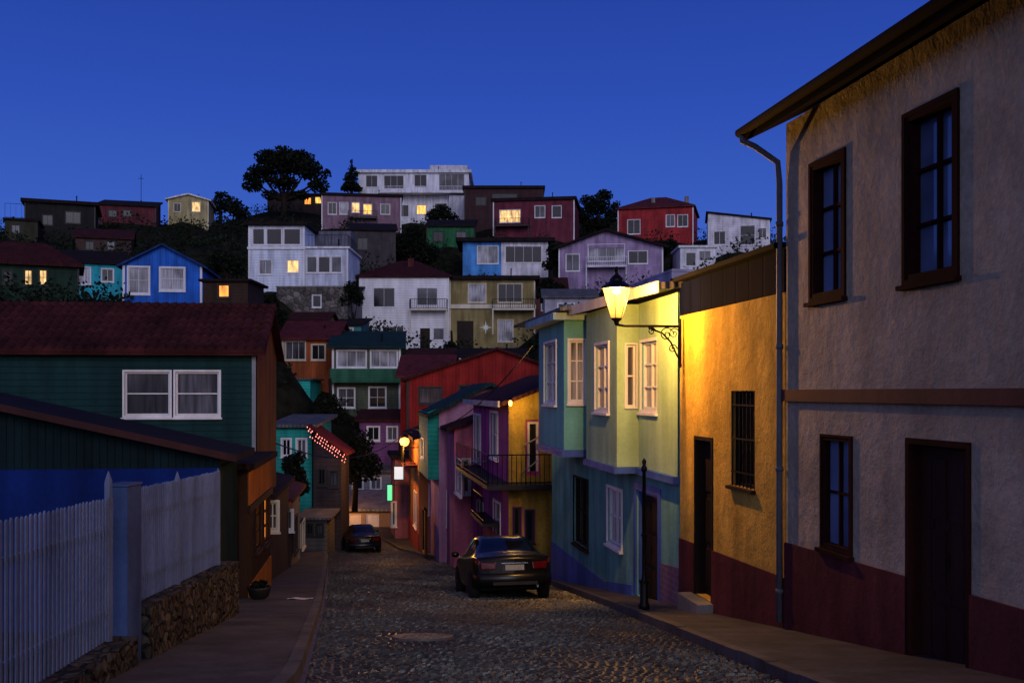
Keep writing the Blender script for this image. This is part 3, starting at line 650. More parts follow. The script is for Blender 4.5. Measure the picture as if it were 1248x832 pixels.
mb = MB(); f = h.front; a0 = f.hit(522,0)[0]; mb.fbox(f,a0,h.W-.3,h.z1+.505,h.z1+2.0,3,8); mb.build('roof_room',hw('white_roof_room',(.58,.58,.66),'plaster'),h.rf)
mb = MB(); a0 = f.hit(548,0)[0]; mb.fbox(f,a0,h.W+.02,-(275-HY)/F*166-3,-(240-HY)/F*166,-1.4,-.001); mb.build('stair_tower',hw('white_stair_tower',(.52,.52,.62),'plaster'),h.root)
h = hill('mauve_house','mauve house with flat roof and lit windows left of the white modern house',392,489,238,280,150,8,hw('mauve_boards',(.25,.15,.20)),('flat',0,.3,R_DARK,.4),ang=8,wins=[(400,410,247,261,'d'),(414,424,247,261,'c',1,1),(429,438,247,259,'p',2,1),(443,453,249,261,'l',2,1),(464,475,249,261,'d')])
balc(h,424,460,266,1.2,DARKF,DARKF)
h = hill('white_tower_house','tall pale blue white house with flat eaves and glazed top floor on a stone base',303,371,275,352,95,8,hw('pale_blue_boards',(.70,.76,.90),'siding_h',.25,var=.08),('flat',0,.4,R_DARK,.35),wins=[(308,322,279,298,'d',1,1),(325,343,279,298,'d',1,1),(346,366,279,298,'d',1,1),(316,331,317,334,'c',2,1),(350,364,317,332,'p',2,1)])
h.strip('floor_band',WHITE,h.front,-.1,h.W+.1,-(304-HY)/F*95,-(301-HY)/F*95,-.15)
h = hill('terrace_house','lower pale house with roof terrace attached to the right of the tall pale blue house',372,424,303,350,95.5,7.5,hw('pale_grey_boards',(.62,.66,.80)),('flat',0,.2,R_WHITE,.2),wins=[(374,386,313,332,'k',1,1),(388,402,313,332,'d',1,1),(404,416,313,332,'k',1,1)])
railing(h.root,[h.front.p(0,h.z1+.2,0),h.front.p(h.W,h.z1+.2,0),h.front.p(h.W,h.z1+.2,5)],1.1,DARKF,.3)
mb = MB(); mb.fbox(h.front,0,h.W*.9,h.z1+.2,h.z1+2.4,4.5,7); mb.build('stair_hut',hw('grey_hut',(.14,.14,.19)),h.root)
w_ = House('stone_retaining_wall','stone retaining wall under the pale blue white house','wall',(P(337,0,92.5)[0],92.5),(1,0),6.6,2.2,4,-(350-HY)/F*92.5,M('grey_stone',(.15,.13,.12),.9,'stone',pitch=.5,bump=.8)); w_.roof('flat',0,.06,CONC,.12); w_.wpx(w_.front,381,391,360,374,'d',1,1); w_.finish()
hill('dark_middle_house','dark grey unlit house between the pale terrace house and the crest',428,482,280,330,122,7,hw('charcoal_boards',(.06,.05,.055)),('shed',272,.3,R_DARK,.2),ang=8,wins=[(436,448,290,304,'d')],frame=DARKF)
hill('green_band_house','narrow dark green house below the white modern house',520,578,276,304,136,6,hw('forest_green_boards',(.02,.13,.05)),('shed',268,.3,R_DARK,.2),wins=[(528,540,282,294,'d'),(556,568,282,294,'k')],frame=DARKF)
hill('grey_hut','small grey hut among the bushes left of the white red roofed house',404,436,356,396,97,5,hw('grey_hut_boards',(.16,.15,.18)),('shed',346,.3,R_DARK,.15),wins=[(412,424,366,380,'k')],frame=WHITE,cat='hut')
hill('brown_lane_house','brown house half hidden right of the olive house',652,690,352,410,106,5,hw('lane_brown_boards',(.18,.07,.06)),('gable_u',338,.3,R_BROWN,.15),wins=[(660,676,362,378,'k')])
hill('plum_house','plum house with low dark roof just above the red gable house',560,640,434,480,84,5,hw('plum_boards',(.20,.06,.12)),('gable_u',424,.3,R_DARK,.15),wins=[(575,588,440,452,'k')],ct=True)
hill('slate_blue_house','slate blue house with white window below the white red roofed house',498,556,434,478,86,5,hw('slate_blue_boards',(.14,.17,.28)),('gable_u',424,.3,R_BROWN,.15),wins=[(508,522,439,450,'c'),(532,544,439,450,'d')])
hill('ochre_cottage','small ochre cottage between the stone wall and the orange hill house',352,398,390,420,86,5,hw('ochre_boards',(.30,.18,.06)),('gable_u',380,.3,R_TILE,.15),wins=[(360,370,394,404,'d'),(380,390,394,404,'k')])
hill('teal_cottage','small blue green cottage among bushes above the green verandah house',408,440,396,424,88,5,hw('blue_green_boards',(.06,.22,.22)),('shed',388,.3,R_DARK,.15),wins=[(418,430,400,412,'k')])
hill('black_balcony_house','black boarded house with railed terrace at the far left of the crest',30,116,246,296,116,8,hw('black_boards',(.016,.016,.016)),('flat',0,.4,R_DARK,.4),ang=20,wins=[(52,64,262,274,'d'),(80,98,258,272,'d')],frame=DARKF)
h = hill('dark_terrace_house','dark olive terrace house with roof railing at the left edge of the hill',6,46,268,298,110,5,hw('dark_olive_boards',(.04,.04,.022)),('flat',0,.2,R_DARK,.25),ang=20,wins=[(14,24,274,284,'k')],frame=DARKF)
railing(h.root,[h.front.p(0,h.z1+.25,0),h.front.p(h.W,h.z1+.25,0)],1.6,IRON,.5)
hill('maroon_crest_house','long maroon house with flat roof on the skyline at left',120,190,249,274,136,8,hw('maroon_crest_boards',(.12,.025,.035)),('shed',244,.3,R_DARK,.2),ang=15,wins=[(132,142,256,264,'d'),(150,160,256,264,'d')],frame=DARKF)
hill('pale_gable_house','small pale yellow gabled house alone on the skyline left of the umbrella tree',205,254,243,266,142,7,hw('pale_yellow_boards',(.42,.36,.18)),('gable_n',235,.4,R_WHITE,.2),ang=10,wins=[(212,220,248,258,'d'),(234,244,246,258,'p')],rp=.5,frame=CREAM)
hill('umber_slope_house','dark umber house with low roof on the left slope above the turquoise house',92,160,288,312,100,5,hw('umber_slope_boards',(.07,.04,.035)),('gable_u',278,.3,R_BROWN,.15),ang=18,wins=[(104,114,294,304,'d'),(130,140,294,304,'k')],frame=DARKF)
hill('green_hip_house','dark green house with maroon hipped roof and two lit windows at the left edge',-40,96,320,372,70,5,hw('bottle_green_boards',(.015,.04,.025)),('hip',292,.4,R_TILE,.16),ang=24,wins=[(30,39,329,347,'p',2,2),(48,57,329,347,'p',2,2),(4,14,330,346,'d')],frame=DARKF)
hill('turquoise_house','turquoise house with low dark roof behind the blue gabled house',74,152,318,364,82,5,hw('turquoise_boards',(.03,.42,.52)),('gable_u',304,.3,R_DARK,.15),ang=22,wins=[(96,110,326,346,'c',2,2),(124,138,328,343,'k')])
h = hill('blue_gable_house','bright blue boarded house with blue gable roof and two white windows',150,246,323,372,67,9,hw('royal_blue_boards',(.02,.13,.60),'siding_v',.2),('gable_n',296,.35,M('blue_roof',(.015,.05,.20),.7,'corrugated',spec=.15),.14),ang=8,wins=[(157,181,326,357,'c',2,2,dict(casing=.12)),(196,224,327,353,'c',2,2,dict(casing=.12))],rp=.5)
hill('dark_lit_hut','small dark hut with one orange lit window right of the blue gabled house',248,302,343,372,62,4,hw('hut_boards',(.04,.022,.015)),('flat',0,.25,R_DARK,.15),wins=[(266,279,347,362,'o',1,1)],cat='hut',frame=DARKF)
hill('crest_lit_house','low house with an orange lit window glowing behind the umbrella tree',326,392,238,262,186,6,hw('crest_boards',(.05,.035,.03)),('flat',0,.3,R_DARK,.3),wins=[(371,379,241,249,'o'),(384,392,240,248,'l')],frame=DARKF)
hill('lower_white_house','partly hidden white house above the roof of the teal bay house',664,726,362,395,88,5,hw('grey_white_boards',(.4,.38,.46)),('gable_u',352,.3,R_GREY,.15),wins=[(680,700,370,384,'k')])
hill('valley_purple_house','dim purple house in the valley below the green verandah house',438,492,512,560,64,5,hw('dim_purple_boards',(.18,.07,.2)),('gable_u',498,.3,R_BROWN,.14),wins=[(448,462,520,536,'d'),(472,484,520,536,'k')])

# ================================================================= GROUND
KRY = [-12,0,9,16.4,26.5,32,38,46,52,58]; KRX = [3.9,3.05,2.47,1.95,1.0,-.35,-2.1,-5.2,-7.0,-8.3]
KLY = [-12,0,9,18.2,32,42,50,58]; KLX = [-.3,-1.2,-1.92,-3.48,-5.96,-7.75,-9.7,-11.8]
OLY = [-12,0,15.3,22.8,36,42,50,58]; OLX = [-1.5,-2.95,-4.75,-5.85,-8.0,-9.4,-11.3,-13.5]
kr = lambda y: float(np.interp(y,KRY,KRX)); kl = lambda y: float(np.interp(y,KLY,KLX)); ol = lambda y: float(np.interp(y,OLY,OLX))
orr = lambda y: 6.3-.168*y
extra = [(-9,64,-7.5),(-4,68,-6),(4,72,-2),(20,20,-2),(25,40,-2),(15,58,-2),(30,80,8),(40,110,18),(-14,20,-3.5),(-20,32,-3),(-24,46,1),(-14,50,-6),(-35,60,5),(-60,90,15),(-80,130,22),
 (-40,205,33),(0,205,33),(40,195,29),(80,185,22),(-60,155,25),(-78,150,23.5),(30,142,21.5),(48,150,20),(-45,140,21),(-34,118,17),(-30,170,29),(-10,150,24.5),(14,168,29),(0,300,15),(200,150,5),(-200,150,8),(300,300,0),(-300,300,0),(0,700,-5),(-200,0,0),(200,0,0),(0,-120,10),(400,700,-5),(-400,700,-5)]
CT = np.array(ctrl+extra)
def terr(x,y):
    x = np.asarray(x,float); y = np.asarray(y,float)
    d2 = (x[...,None]-CT[:,0])**2+(y[...,None]-CT[:,1])**2+4.0
    w = d2**-1.7; z = (w*CT[:,2]).sum(-1)/w.sum(-1)
    xc = np.interp(y,KRY,(np.array(KRX)+np.interp(KRY,KLY,KLX))/2)
    lat = np.abs(x-xc); s = np.clip((lat-9)/8,0,1); s = s*s*(3-2*s)
    ys = np.clip((y-58)/8,0,1); s = np.maximum(s,ys*ys*(3-2*ys))
    st = np.interp(y,GPY,GPZ)-.3
    return st*(1-s)+z*s
def axis(lo,hi,core0,core1,step):
    c = list(np.arange(core0,core1+.01,step)); a = []; v = core0; st = step
    while v > lo: st *= 1.35; v -= st; a.append(v)
    b_ = []; v = core1; st = step
    while v < hi: st *= 1.35; v += st; b_.append(v)
    return np.array(a[::-1]+c+b_)
gx = axis(-2500,2500,-95,95,1.6); gy = axis(-800,3000,-10,215,1.6)
X_,Y_ = np.meshgrid(gx,gy); Z_ = terr(X_,Y_)+ (np.sin(X_*.9+Y_*.35)*np.sin(Y_*.7-X_*.2))*.18*np.clip((Y_-62)/10,0,1)
mb = MB(); nx = len(gx); mb.v = list(zip(X_.ravel(),Y_.ravel(),Z_.ravel()))
mb.f = [(j*nx+i,j*nx+i+1,(j+1)*nx+i+1,(j+1)*nx+i) for j in range(len(gy)-1) for i in range(nx-1)]
EARTH = M('dry_hillside',(.014,.014,.008),.95,'plaster',bump=1,var=.6,stain=0,spec=.05)
tag(mb.build('hillside_ground',EARTH,smooth=True),kind='structure')
mb = MB(); ys = np.arange(-12,58.01,1.0)
for i in range(len(ys)-1):
    a,b_ = ys[i],ys[i+1]; mb.quad((kl(a)-.02,a,gz(a)),(kr(a)+.02,a,gz(a)),(kr(b_)+.02,b_,gz(b_)),(kl(b_)-.02,b_,gz(b_)))
y = 5.0
vs = []; fs = []
while y < 50:
    ln = .104 if y < 22 else (.14 if y < 34 else .19); x0,x1 = kl(y)+.03,kr(y)-.03
    pw = .096 if y < 22 else (.13 if y < 34 else .19)
    x = x0-random.uniform(0,pw)*.5
    while x < x1:
        w = pw*random.uniform(.84,1.2)
        if x+w > x0 and x < x1 and not ((x+w/2+1.16)**2+(y+ln/2-12.9)**2 < .2):
            a,c = max(x,x0),min(x+w,x1); g_ = .006; jy = random.uniform(-.010,.010)
            und = .008*math.sin(x*2.1+y*.6)*math.sin(y*1.1)
            z0,z1 = gz(y)-.006,gz(y+ln)-.006; hh = random.uniform(.022,.030)+und; t = random.uniform(-.003,.003); t2 = random.uniform(-.003,.003)
            n = len(vs); i_ = .018; e1,e2,e3,e4 = [random.uniform(-.005,.005) for _ in range(4)]
            ya,yb = y+g_+jy,y+ln-g_+jy
            vs += [(a+g_,ya,z0),(c-g_,ya,z0),(c-g_,yb,z1),(a+g_,yb,z1),
                   (a+g_+i_+e1,ya+i_+e2,z0+hh+t),(c-g_-i_+e3,ya+i_-e1,z0+hh-t),(c-g_-i_-e2,yb-i_+e4,z1+hh+t2),(a+g_+i_-e4,yb-i_-e3,z1+hh-t2)]
            fs += [(n+4,n+5,n+6,n+7),(n,n+1,n+5,n+4),(n+1,n+2,n+6,n+5),(n+2,n+3,n+7,n+6),(n+3,n,n+4,n+7)]
        x += w
    y += ln
mb.add(vs,fs)
m, nt, bs = NT('cobblestones'); tc = nt.nodes.new('ShaderNodeTexCoord').outputs['Object']
ge = nt.nodes.new('ShaderNodeNewGeometry'); rp_ = ge.outputs['Random Per Island']
v = mth(nt,'MULTIPLY', mrange(nt,rp_,0,1,.5,1.45), mrange(nt,noise(nt,tc,.6,4),.3,.7,.5,1.35))
v = mth(nt,'MULTIPLY', v, mrange(nt,noise(nt,tc,20,5),.3,.7,.8,1.2))
vv = nt.nodes.new('ShaderNodeVectorMath'); vv.operation = 'SCALE'; vv.inputs[0].default_value = (.032,.026,.022); nt.links.new(v,vv.inputs['Scale']); nt.links.new(vv.outputs[0],bs.inputs['Base Color'])
nt.links.new(mrange(nt,noise(nt,tc,1.5,3),.3,.7,.30,.52),bs.inputs['Roughness'])
bp = nt.nodes.new('ShaderNodeBump'); bp.inputs['Strength'].default_value = .4; bp.inputs['Distance'].default_value = .006; nt.links.new(noise(nt,tc,25,5),bp.inputs['Height']); nt.links.new(bp.outputs[0],bs.inputs['Normal'])
tag(mb.build('road',m),kind='structure')
PAVE = M('pavement_concrete',(.055,.050,.052),.85,'plaster',bump=.6,var=.4)
KERB = M('kerb_stone',(.085,.078,.075),.8,'plaster',bump=.6,var=.3)
def pave(name, fa, fb):
    mb = MB()
    for i in range(len(ys)-1):
        a,c = ys[i],ys[i+1]; mb.quad((fa(a),a,gz(a)+.115),(fb(a),a,gz(a)+.115),(fb(c),c,gz(c)+.115),(fa(c),c,gz(c)+.115))
    tag(mb.build(name,PAVE),kind='structure')
pave('pavement',lambda y: kr(y)+.14,orr); pave('pavement',ol,lambda y: kl(y)-.14)
for fn,s_ in ((kr,1),(kl,-1)):
    mb = MB(); y = -12.0
    while y < 57:
        a,c = y+.006,y+.894; e0,e1 = fn(a),fn(c); dz = random.uniform(-.008,.008)
        lo = [(e0,a,gz(a)-.1),(e0+.14*s_,a,gz(a)-.1),(e1+.14*s_,c,gz(c)-.1),(e1,c,gz(c)-.1)]
        hi = [(e0+.01*s_,a,gz(a)+.125+dz),(e0+.14*s_,a,gz(a)+.125+dz),(e1+.14*s_,c,gz(c)+.125+dz),(e1+.01*s_,c,gz(c)+.125+dz)]
        mb.hexa(lo,hi); y += .9
    tag(mb.build('kerb',KERB),kind='structure')
mc = empty('manhole_cover',(-1.16,12.9,gz(12.9)),'round iron manhole cover set in the cobbles','manhole cover')
mb = MB(); mb.lathe((0,0,0),[(.40,-.02),(.40,.032),(.36,.036),(.345,.026),(.02,.026)],32)
for i in range(-4,5):
    for j in range(-4,5):
        if (i*i+j*j) < 16: mb.box((i*.075,j*.075,.029),(.045,.045,.012))
o = mb.build('lid',M('cast_iron',(.12,.11,.105),.6,'plain',metal=.0,spec=.3),mc,local=True); mc.rotation_euler = (math.atan(-.142),0,0)

# ================================================================= FENCES
FX = lambda y: -2.61-.117*y
PICK = M('white_fence_paint',(.15,.195,.33),.7,'plain',var=.2,stain=.35,spec=.12)
PILL = M('blue_white_pillar',(.06,.095,.22),.7,'plain',var=.2,stain=.4,spec=.12)
ux,uy = -.1162,.9932; nx_,ny_ = .9932,.1162
def fence(label, y0,y1,top0,top1,bot0,bot1,posts):
    root = empty('picket_fence',(FX(y0),y0,bot0),label,'fence','white picket fence panels')
    L = (y1-y0)/uy; n = int(L/.092); mb = MB()
    for k in range(n):
        t = (k+.5)/n; yy = y0+(y1-y0)*t; xx = FX(yy); zt = top0+(top1-top0)*t+random.uniform(-.006,.006); zb2 = bot0+(bot1-bot0)*t+.05; w = .021; th = .006
        lean = random.uniform(-.006,.006)
        def q(s_,d,z): return (xx+ux*(s_*w+lean*(z-zb2))+nx_*d*th, yy+uy*(s_*w+lean*(z-zb2))+ny_*d*th, z)
        fr_ = [q(-1,1,zb2),q(1,1,zb2),q(1,1,zt-.016),q(0,1,zt),q(-1,1,zt-.016)]; bk = [q(-1,-1,zb2),q(1,-1,zb2),q(1,-1,zt-.016),q(0,-1,zt),q(-1,-1,zt-.016)]
        mb.add(fr_+bk,[(0,1,2,3,4),(9,8,7,6,5)]+[(i,(i+1)%5,5+(i+1)%5,5+i) for i in range(5)])
    mb.build('picket_panel',PICK,root)
    for fr2 in (.2,.75):
        mb = MB(); za = bot0+(top0-bot0)*fr2; zc = bot1+(top1-bot1)*fr2
        def r(yy,d,z): return (FX(yy)-.03*nx_+nx_*d*.015,yy-.03*ny_+ny_*d*.015,z)
        mb.hexa([r(y0,1,za),r(y0,-1,za),r(y1,-1,zc),r(y1,1,zc)],[r(y0,1,za+.06),r(y0,-1,za+.06),r(y1,-1,zc+.06),r(y1,1,zc+.06)]); mb.build('rail',PICK,root)
    for (yy,zt) in posts:
        t = (yy-y0)/(y1-y0); zb2 = bot0+(bot1-bot0)*t-.1; mb = MB(); c = (FX(yy)-.02,yy)
        mb.box((c[0],c[1],(zb2+zt-.12)/2),(.05,.05,zt-.12-zb2),math.atan2(-.1162,.9932))
        mb.lathe((c[0],c[1],zt-.12),[(.036,0),(.033,.03),(.004,.12)],4,ph=.67); mb.build('post',PICK,root)
fence('near white picket fence section left of the gate pillar',4.6,9.2,-.76,-.96,-1.98,-2.30,[(9.12,-.72)])
fence('white picket fence section on the stone wall right of the gate pillar',10.0,14.8,-.96,-1.16,-2.16,-2.58,[(12.0,-.95),(14.75,-1.12)])
gp = empty('gate_pillar',(FX(9.6),9.6,-2.7),'pale blue square gate pillar between the two picket fence sections','pillar')
mb = MB(); mb.box((FX(9.6),9.6,-1.8),(.20,.28,1.8),-.117); mb.build('shaft',PILL,gp,bevel=.01)
mb = MB(); mb.box((FX(9.6),9.6,-.885),(.22,.30,.03),-.117); mb.build('cap',PILL,gp,bevel=.01)
def stonewall(label,y0,y1,t0,t1):
    mb = MB(); n = int((y1-y0)/.08); m_ = 12
    def q(i,j,side):
        yy = y0+(y1-y0)*i/n; zt = t0+(t1-t0)*i/n+.02*math.sin(i*1.3)*math.sin(i*.37); zb2 = gz(yy)-.25; z = zb2+(zt-zb2)*j/m_
        d = .16*side+(random.uniform(-.016,.016)); return (FX(yy)+.02+nx_*d,yy+ny_*d,z+random.uniform(-.012,.012))
    for side in (1,-1):
        vs = [q(i,j,side) for i in range(n+1) for j in range(m_+1)]
        mb.add(vs,[(i*(m_+1)+j,(i+1)*(m_+1)+j,(i+1)*(m_+1)+j+1,i*(m_+1)+j+1) for i in range(n) for j in range(m_)])
        if side == 1: A = vs
        else: B = vs
    top = [A[i*(m_+1)+m_] for i in range(n+1)]+[B[i*(m_+1)+m_] for i in range(n+1)]
    mb.add(top,[(i,i+1,n+2+i,n+1+i) for i in range(n)])
    for i in (0,n): mb.quad(A[i*(m_+1)],A[i*(m_+1)+m_],B[i*(m_+1)+m_],B[i*(m_+1)])
    tag(mb.build('stone_wall',STONE),label,'wall')
stonewall('rough stone base wall under the far picket fence section, beside the pavement',9.85,15.4,-2.12,-2.62)
stonewall('low stone base wall under the near picket fence section, bottom left',3.5,9.35,-1.90,-2.30)

# ================================================================= STREET LAMP
lp = Vector((1.76,16.75,0)); LG = empty('street_lamp',(2.88,16.95,1.05),'lit wall mounted lantern on a scrolled iron bracket at the corner of the ochre house','street lamp')
mb = MB(); n = 6
for k in range(n):
    w = 2*math.pi*k/n+.26; mb.tube([(lp.x+.105*math.cos(w),lp.y+.105*math.sin(w),1.25),(lp.x+.25*math.cos(w),lp.y+.25*math.sin(w),1.75)],.006,6)
mb.lathe((lp.x,lp.y,1.17),[(.02,-.05),(.04,-.02),(.05,.02),(.10,.06),(.10,.08),(.02,.08)],6,ph=.26)
frm = mb.build('lantern_frame',IRON,LG)
mb = MB(); mb.lathe((lp.x,lp.y,1.75),[(.27,-.008),(.27,.012),(.18,.08),(.12,.12),(.12,.15),(.065,.21),(.028,.24),(.028,.27),(.040,.30),(.005,.37)],12,ph=.26); mb.build('lantern_cap',IRON,LG)
m, nt, bs = NT('lantern_glass'); nt.nodes.remove(bs); out = nt.nodes['Material Output']
tcl = nt.nodes.new('ShaderNodeTexCoord').outputs['Object']; sxl = nt.nodes.new('ShaderNodeSeparateXYZ'); nt.links.new(tcl,sxl.inputs[0])
em = nt.nodes.new('ShaderNodeEmission'); em.inputs[0].default_value = (1,.42,.07,1); nt.links.new(mrange(nt,sxl.outputs[2],.2,.66,2.2,11.0),em.inputs[1])
tr = nt.nodes.new('ShaderNodeBsdfTransparent'); tr.inputs[0].default_value = (1,.85,.6,1); mx = nt.nodes.new('ShaderNodeMixShader'); mx.inputs[0].default_value = .42
nt.links.new(tr.outputs[0],mx.inputs[1]); nt.links.new(em.outputs[0],mx.inputs[2]); nt.links.new(mx.outputs[0],out.inputs[0])
LGLASS = m
mb = MB(); vs = []
for k in range(n):
    w = 2*math.pi*k/n+.26; vs += [(lp.x+.108*math.cos(w),lp.y+.108*math.sin(w),1.255),(lp.x+.25*math.cos(w),lp.y+.25*math.sin(w),1.74)]
mb.add(vs,[(2*k,2*((k+1)%n),2*((k+1)%n)+1,2*k+1) for k in range(n)]); mb.build('lantern_glass',LGLASS,LG)
mb = MB(); mb.lathe((lp.x,lp.y,1.655),[(.01,0),(.055,.015),(.065,.045),(.045,.065),(.015,.08)],12); mb.build('bulb',emis('lamp_bulb',(1,.74,.32),60),LG,True)
wallp = Vector((2.86,16.92,0)); dv = (wallp-lp)
def on(t,z): q = lp+dv*t; return (q.x,q.y,z)
mb = MB(); mb.tube([on(0,1.14),on(.12,1.12),on(1.0,1.12)],.022,8)
mb.tube([on(1,.55),on(.95,.62),on(.85,.85),on(.72,1.0),on(.5,1.09)],.016,6)
for (ct_,cz,r0) in ((.78,.98,.13),(.9,1.0,.1),(.55,1.03,.07),(.88,.74,.08)):
    pts = [on(ct_+r0*(1-k/26)*math.cos(k*.42)/1.1,cz+r0*(1-k/26)*math.sin(k*.42)) for k in range(25)]; mb.tube(pts,.010,5)
mb.tube([on(1.0,.42),on(1.0,1.25)],.022,8); mb.build('bracket',IRON,LG)
def point(name, loc, W, colr, r=.06):
    l = bpy.data.lights.new(name,'POINT'); l.energy = W; l.color = colr; l.shadow_soft_size = r
    o = bpy.data.objects.new(name,l); C.objects.link(o); o.location = loc; return o
pl = point('lantern_light',(lp.x,lp.y,1.585),1150,(1,.55,.15),.05)
c = P(493,537,46.5); L2 = empty('street_lamp',c,'small distant lit street lamp on a wall bracket above the orange house','street lamp')
mb = MB(); mb.lathe((c[0],c[1],c[2]),[(.03,-.26),(.16,-.2),(.23,-.04),(.20,.10),(.05,.16)],14); mb.build('lamp_globe',emis('far_lamp_glow',(1,.40,.07),3.2),L2,True)
mb = MB(); mb.lathe((c[0],c[1],c[2]+.17),[(.22,0),(.16,.08),(.04,.14),(.02,.22)],12); mb.tube([(c[0],c[1],c[2]+.3),(c[0]+.3,c[1],c[2]+.42),(c[0]+.75,c[1],c[2]+.2)],.025,6); mb.build('bracket',IRON,L2)
point('far_lamp_light',(c[0]-.6,c[1]-.8,c[2]-.3),430,(1,.43,.09),.12)
c = P(622,491,28.3); L3 = empty('wall_lamp',c,'lit wall lamp at the roof corner of the mustard end wall','wall lamp')
mb = MB(); mb.lathe(c,[(.02,-.09),(.05,-.06),(.055,.04),(.025,.08)],10); mb.build('lamp_globe',emis('wall_lamp_glow',(1,.55,.13),3),L3,True)
mb = MB(); mb.lathe((c[0],c[1],c[2]+.09),[(.08,0),(.03,.05)],10); mb.tube([(c[0],c[1],c[2]+.13),(c[0]+.1,c[1]+.3,c[2]+.13)],.015,6); mb.build('bracket',IRON,L3)
point('wall_lamp_light',(c[0]+.2,c[1]-.25,c[2]-.15),30,(1,.58,.14),.08)
c = P(403,609,56.3); L4 = empty('wall_lamp',c,'orange wall lamp on the garage at the end of the street','wall lamp')
mb = MB(); mb.lathe(c,[(.03,-.16),(.12,-.1),(.14,.06),(.05,.1)],10); mb.build('lamp_globe',emis('garage_lamp_glow',(1,.36,.06),2.5),L4,True)
mb = MB(); mb.lathe((c[0],c[1],c[2]+.11),[(.16,0),(.05,.08)],10); mb.tube([(c[0],c[1],c[2]+.18),(c[0],c[1]+.65,c[2]+.0)],.02,6); mb.build('bracket',IRON,L4)
point('garage_lamp_light',(c[0]+.3,c[1]-.9,c[2]-.1),170,(1,.38,.08),.1)
zp = gz(16.3)+.115; pp = empty('bollard_post',((785-CX)/F*16.3,16.3,zp),'slim black iron post with thicker base on the right pavement below the lantern','post'); c = pp.location
mb = MB(); mb.lathe((c.x,c.y,c.z),[(.09,0),(.09,.08),(.07,.12),(.07,.42),(.045,.5),(.032,.6),(.03,2.25),(.05,2.27),(.05,2.32),(.025,2.36),(.04,2.42),(.005,2.48)],12); mb.build('shaft',IRON,pp,True)
mb = MB(); mb.lathe((c.x,c.y,c.z),[(.085,.44),(.085,.48)],12); mb.lathe((c.x,c.y,c.z),[(.05,1.2),(.05,1.24)],12); mb.build('collar',IRON,pp)

# ================================================================= CAR
CARP = M('dark_car_paint',(.005,.005,.006),.26,'plain',bump=.0,var=.05,stain=0,spec=.28)
CARG = glassm('car_glass',(.004,.005,.006),.08,.35); RUB = M('tyre_rubber',(.012,.012,.012),.8,'plain'); RIM = M('alloy',(.3,.3,.32),.35,'plain',metal=.8)
TAIL = M('red_lens',(.09,.004,.004),.15,'plain',spec=.6); BLKP = M('black_plastic',(.010,.010,.010),.6,'plain'); PLATE = M('number_plate',(.3,.3,.29),.4,'plain'); HEAD = M('clear_lens',(.3,.32,.35),.1,'plain',spec=.9); CHR = M('chrome',(.4,.4,.4),.2,'plain',metal=1)
ST = [(-2.25,.77,.42,.86,.60,.93),(-2.21,.83,.34,.93,.66,.99),(-2.08,.87,.28,.965,.69,1.03),(-1.8,.885,.24,.975,.70,1.06),(-1.42,.89,.2,.975,.68,1.09),(-.72,.89,.2,.965,.555,1.39),(-.2,.89,.2,.955,.585,1.44),(.4,.89,.2,.95,.57,1.40),(1.1,.885,.2,.93,.68,1.01),(1.7,.87,.22,.87,.68,.92),(2.12,.82,.27,.77,.6,.81),(2.25,.72,.34,.66,.5,.70)]
def sec(s_):
    y,w,zb2,zl_,wr,zt = s_
    return [(0,y,zb2),(.78*w,y,zb2),(.95*w,y,zb2+.09),(w,y,zb2+.5*(zl_-zb2)),(.985*w,y,zl_-.08),(.93*w,y,zl_),(wr,y,zt-.045),(wr*.5,y,zt-.01),(0,y,zt)]
SP = np.array([sec(s_) for s_ in ST])
def cr(p0,p1,p2,p3,t):
    m1 = (p2-p0)*.45; m2 = (p3-p1)*.45; t2,t3 = t*t,t*t*t
    return (2*t3-3*t2+1)*p1+(t3-2*t2+t)*m1+(-2*t3+3*t2)*p2+(t3-t2)*m2
def S(u,v):
    def row(i):
        i = min(max(i,0),len(SP)-1); r = SP[i]; k = min(int(v),7); t = v-k
        return cr(r[max(k-1,0)],r[k],r[k+1],r[min(k+2,8)],t)
    k = min(int(u),len(SP)-2); t = u-k
    q = cr(row(k-1),row(k),row(k+1),row(k+2),t)
    wb = min(max((-q[1]-1.5)/.75,0),1)-min(max((q[1]-1.5)/.75,0),1)
    q = q.copy(); q[1] += .15*(q[0]/.85)**2*wb; return q
car = empty('parked_car',(-.27,22.2,gz(22.2)-.02),'dark sedan parked facing away on the cobbles near the right kerb','car','cars parked on the cobbled street')
def patch(u0,u1,v0,v1,nu,nv,off=.0,sides=(1,-1)):
    mb = MB()
    for sg in sides:
        vs = []
        for i in range(nu+1):
            for j in range(nv+1):
                q = S(u0+(u1-u0)*i/nu,v0+(v1-v0)*j/nv); d = np.array([q[0],0,q[2]-.65]); d = d/max(np.linalg.norm(d),1e-6)
                q = q+d*off; vs.append((q[0]*sg,q[1],q[2]))
        mb.add(vs,[(i*(nv+1)+j,(i+1)*(nv+1)+j,(i+1)*(nv+1)+j+1,i*(nv+1)+j+1) if sg==1 else (i*(nv+1)+j+1,(i+1)*(nv+1)+j+1,(i+1)*(nv+1)+j,i*(nv+1)+j) for i in range(nu) for j in range(nv)])
    return mb
mb = patch(0,11,0,8,77,32)
for u in (0,11):
    L_ = [S(u,8*j/32) for j in range(33)]
    for j in range(32):
        a,b_ = L_[j],L_[j+1]
        ks = [-1,-.9,-.7,-.35,0,.35,.7,.9,1]
        for i in range(8):
            def cp(pp_,k):
                x = pp_[0]*k; return (x, pp_[1]-(.15*(pp_[0]/.85)**2*(1-k*k))*(1 if u==0 else -1), pp_[2])
            mb.quad(cp(a,ks[i]),cp(b_,ks[i]),cp(b_,ks[i+1]),cp(a,ks[i+1]))
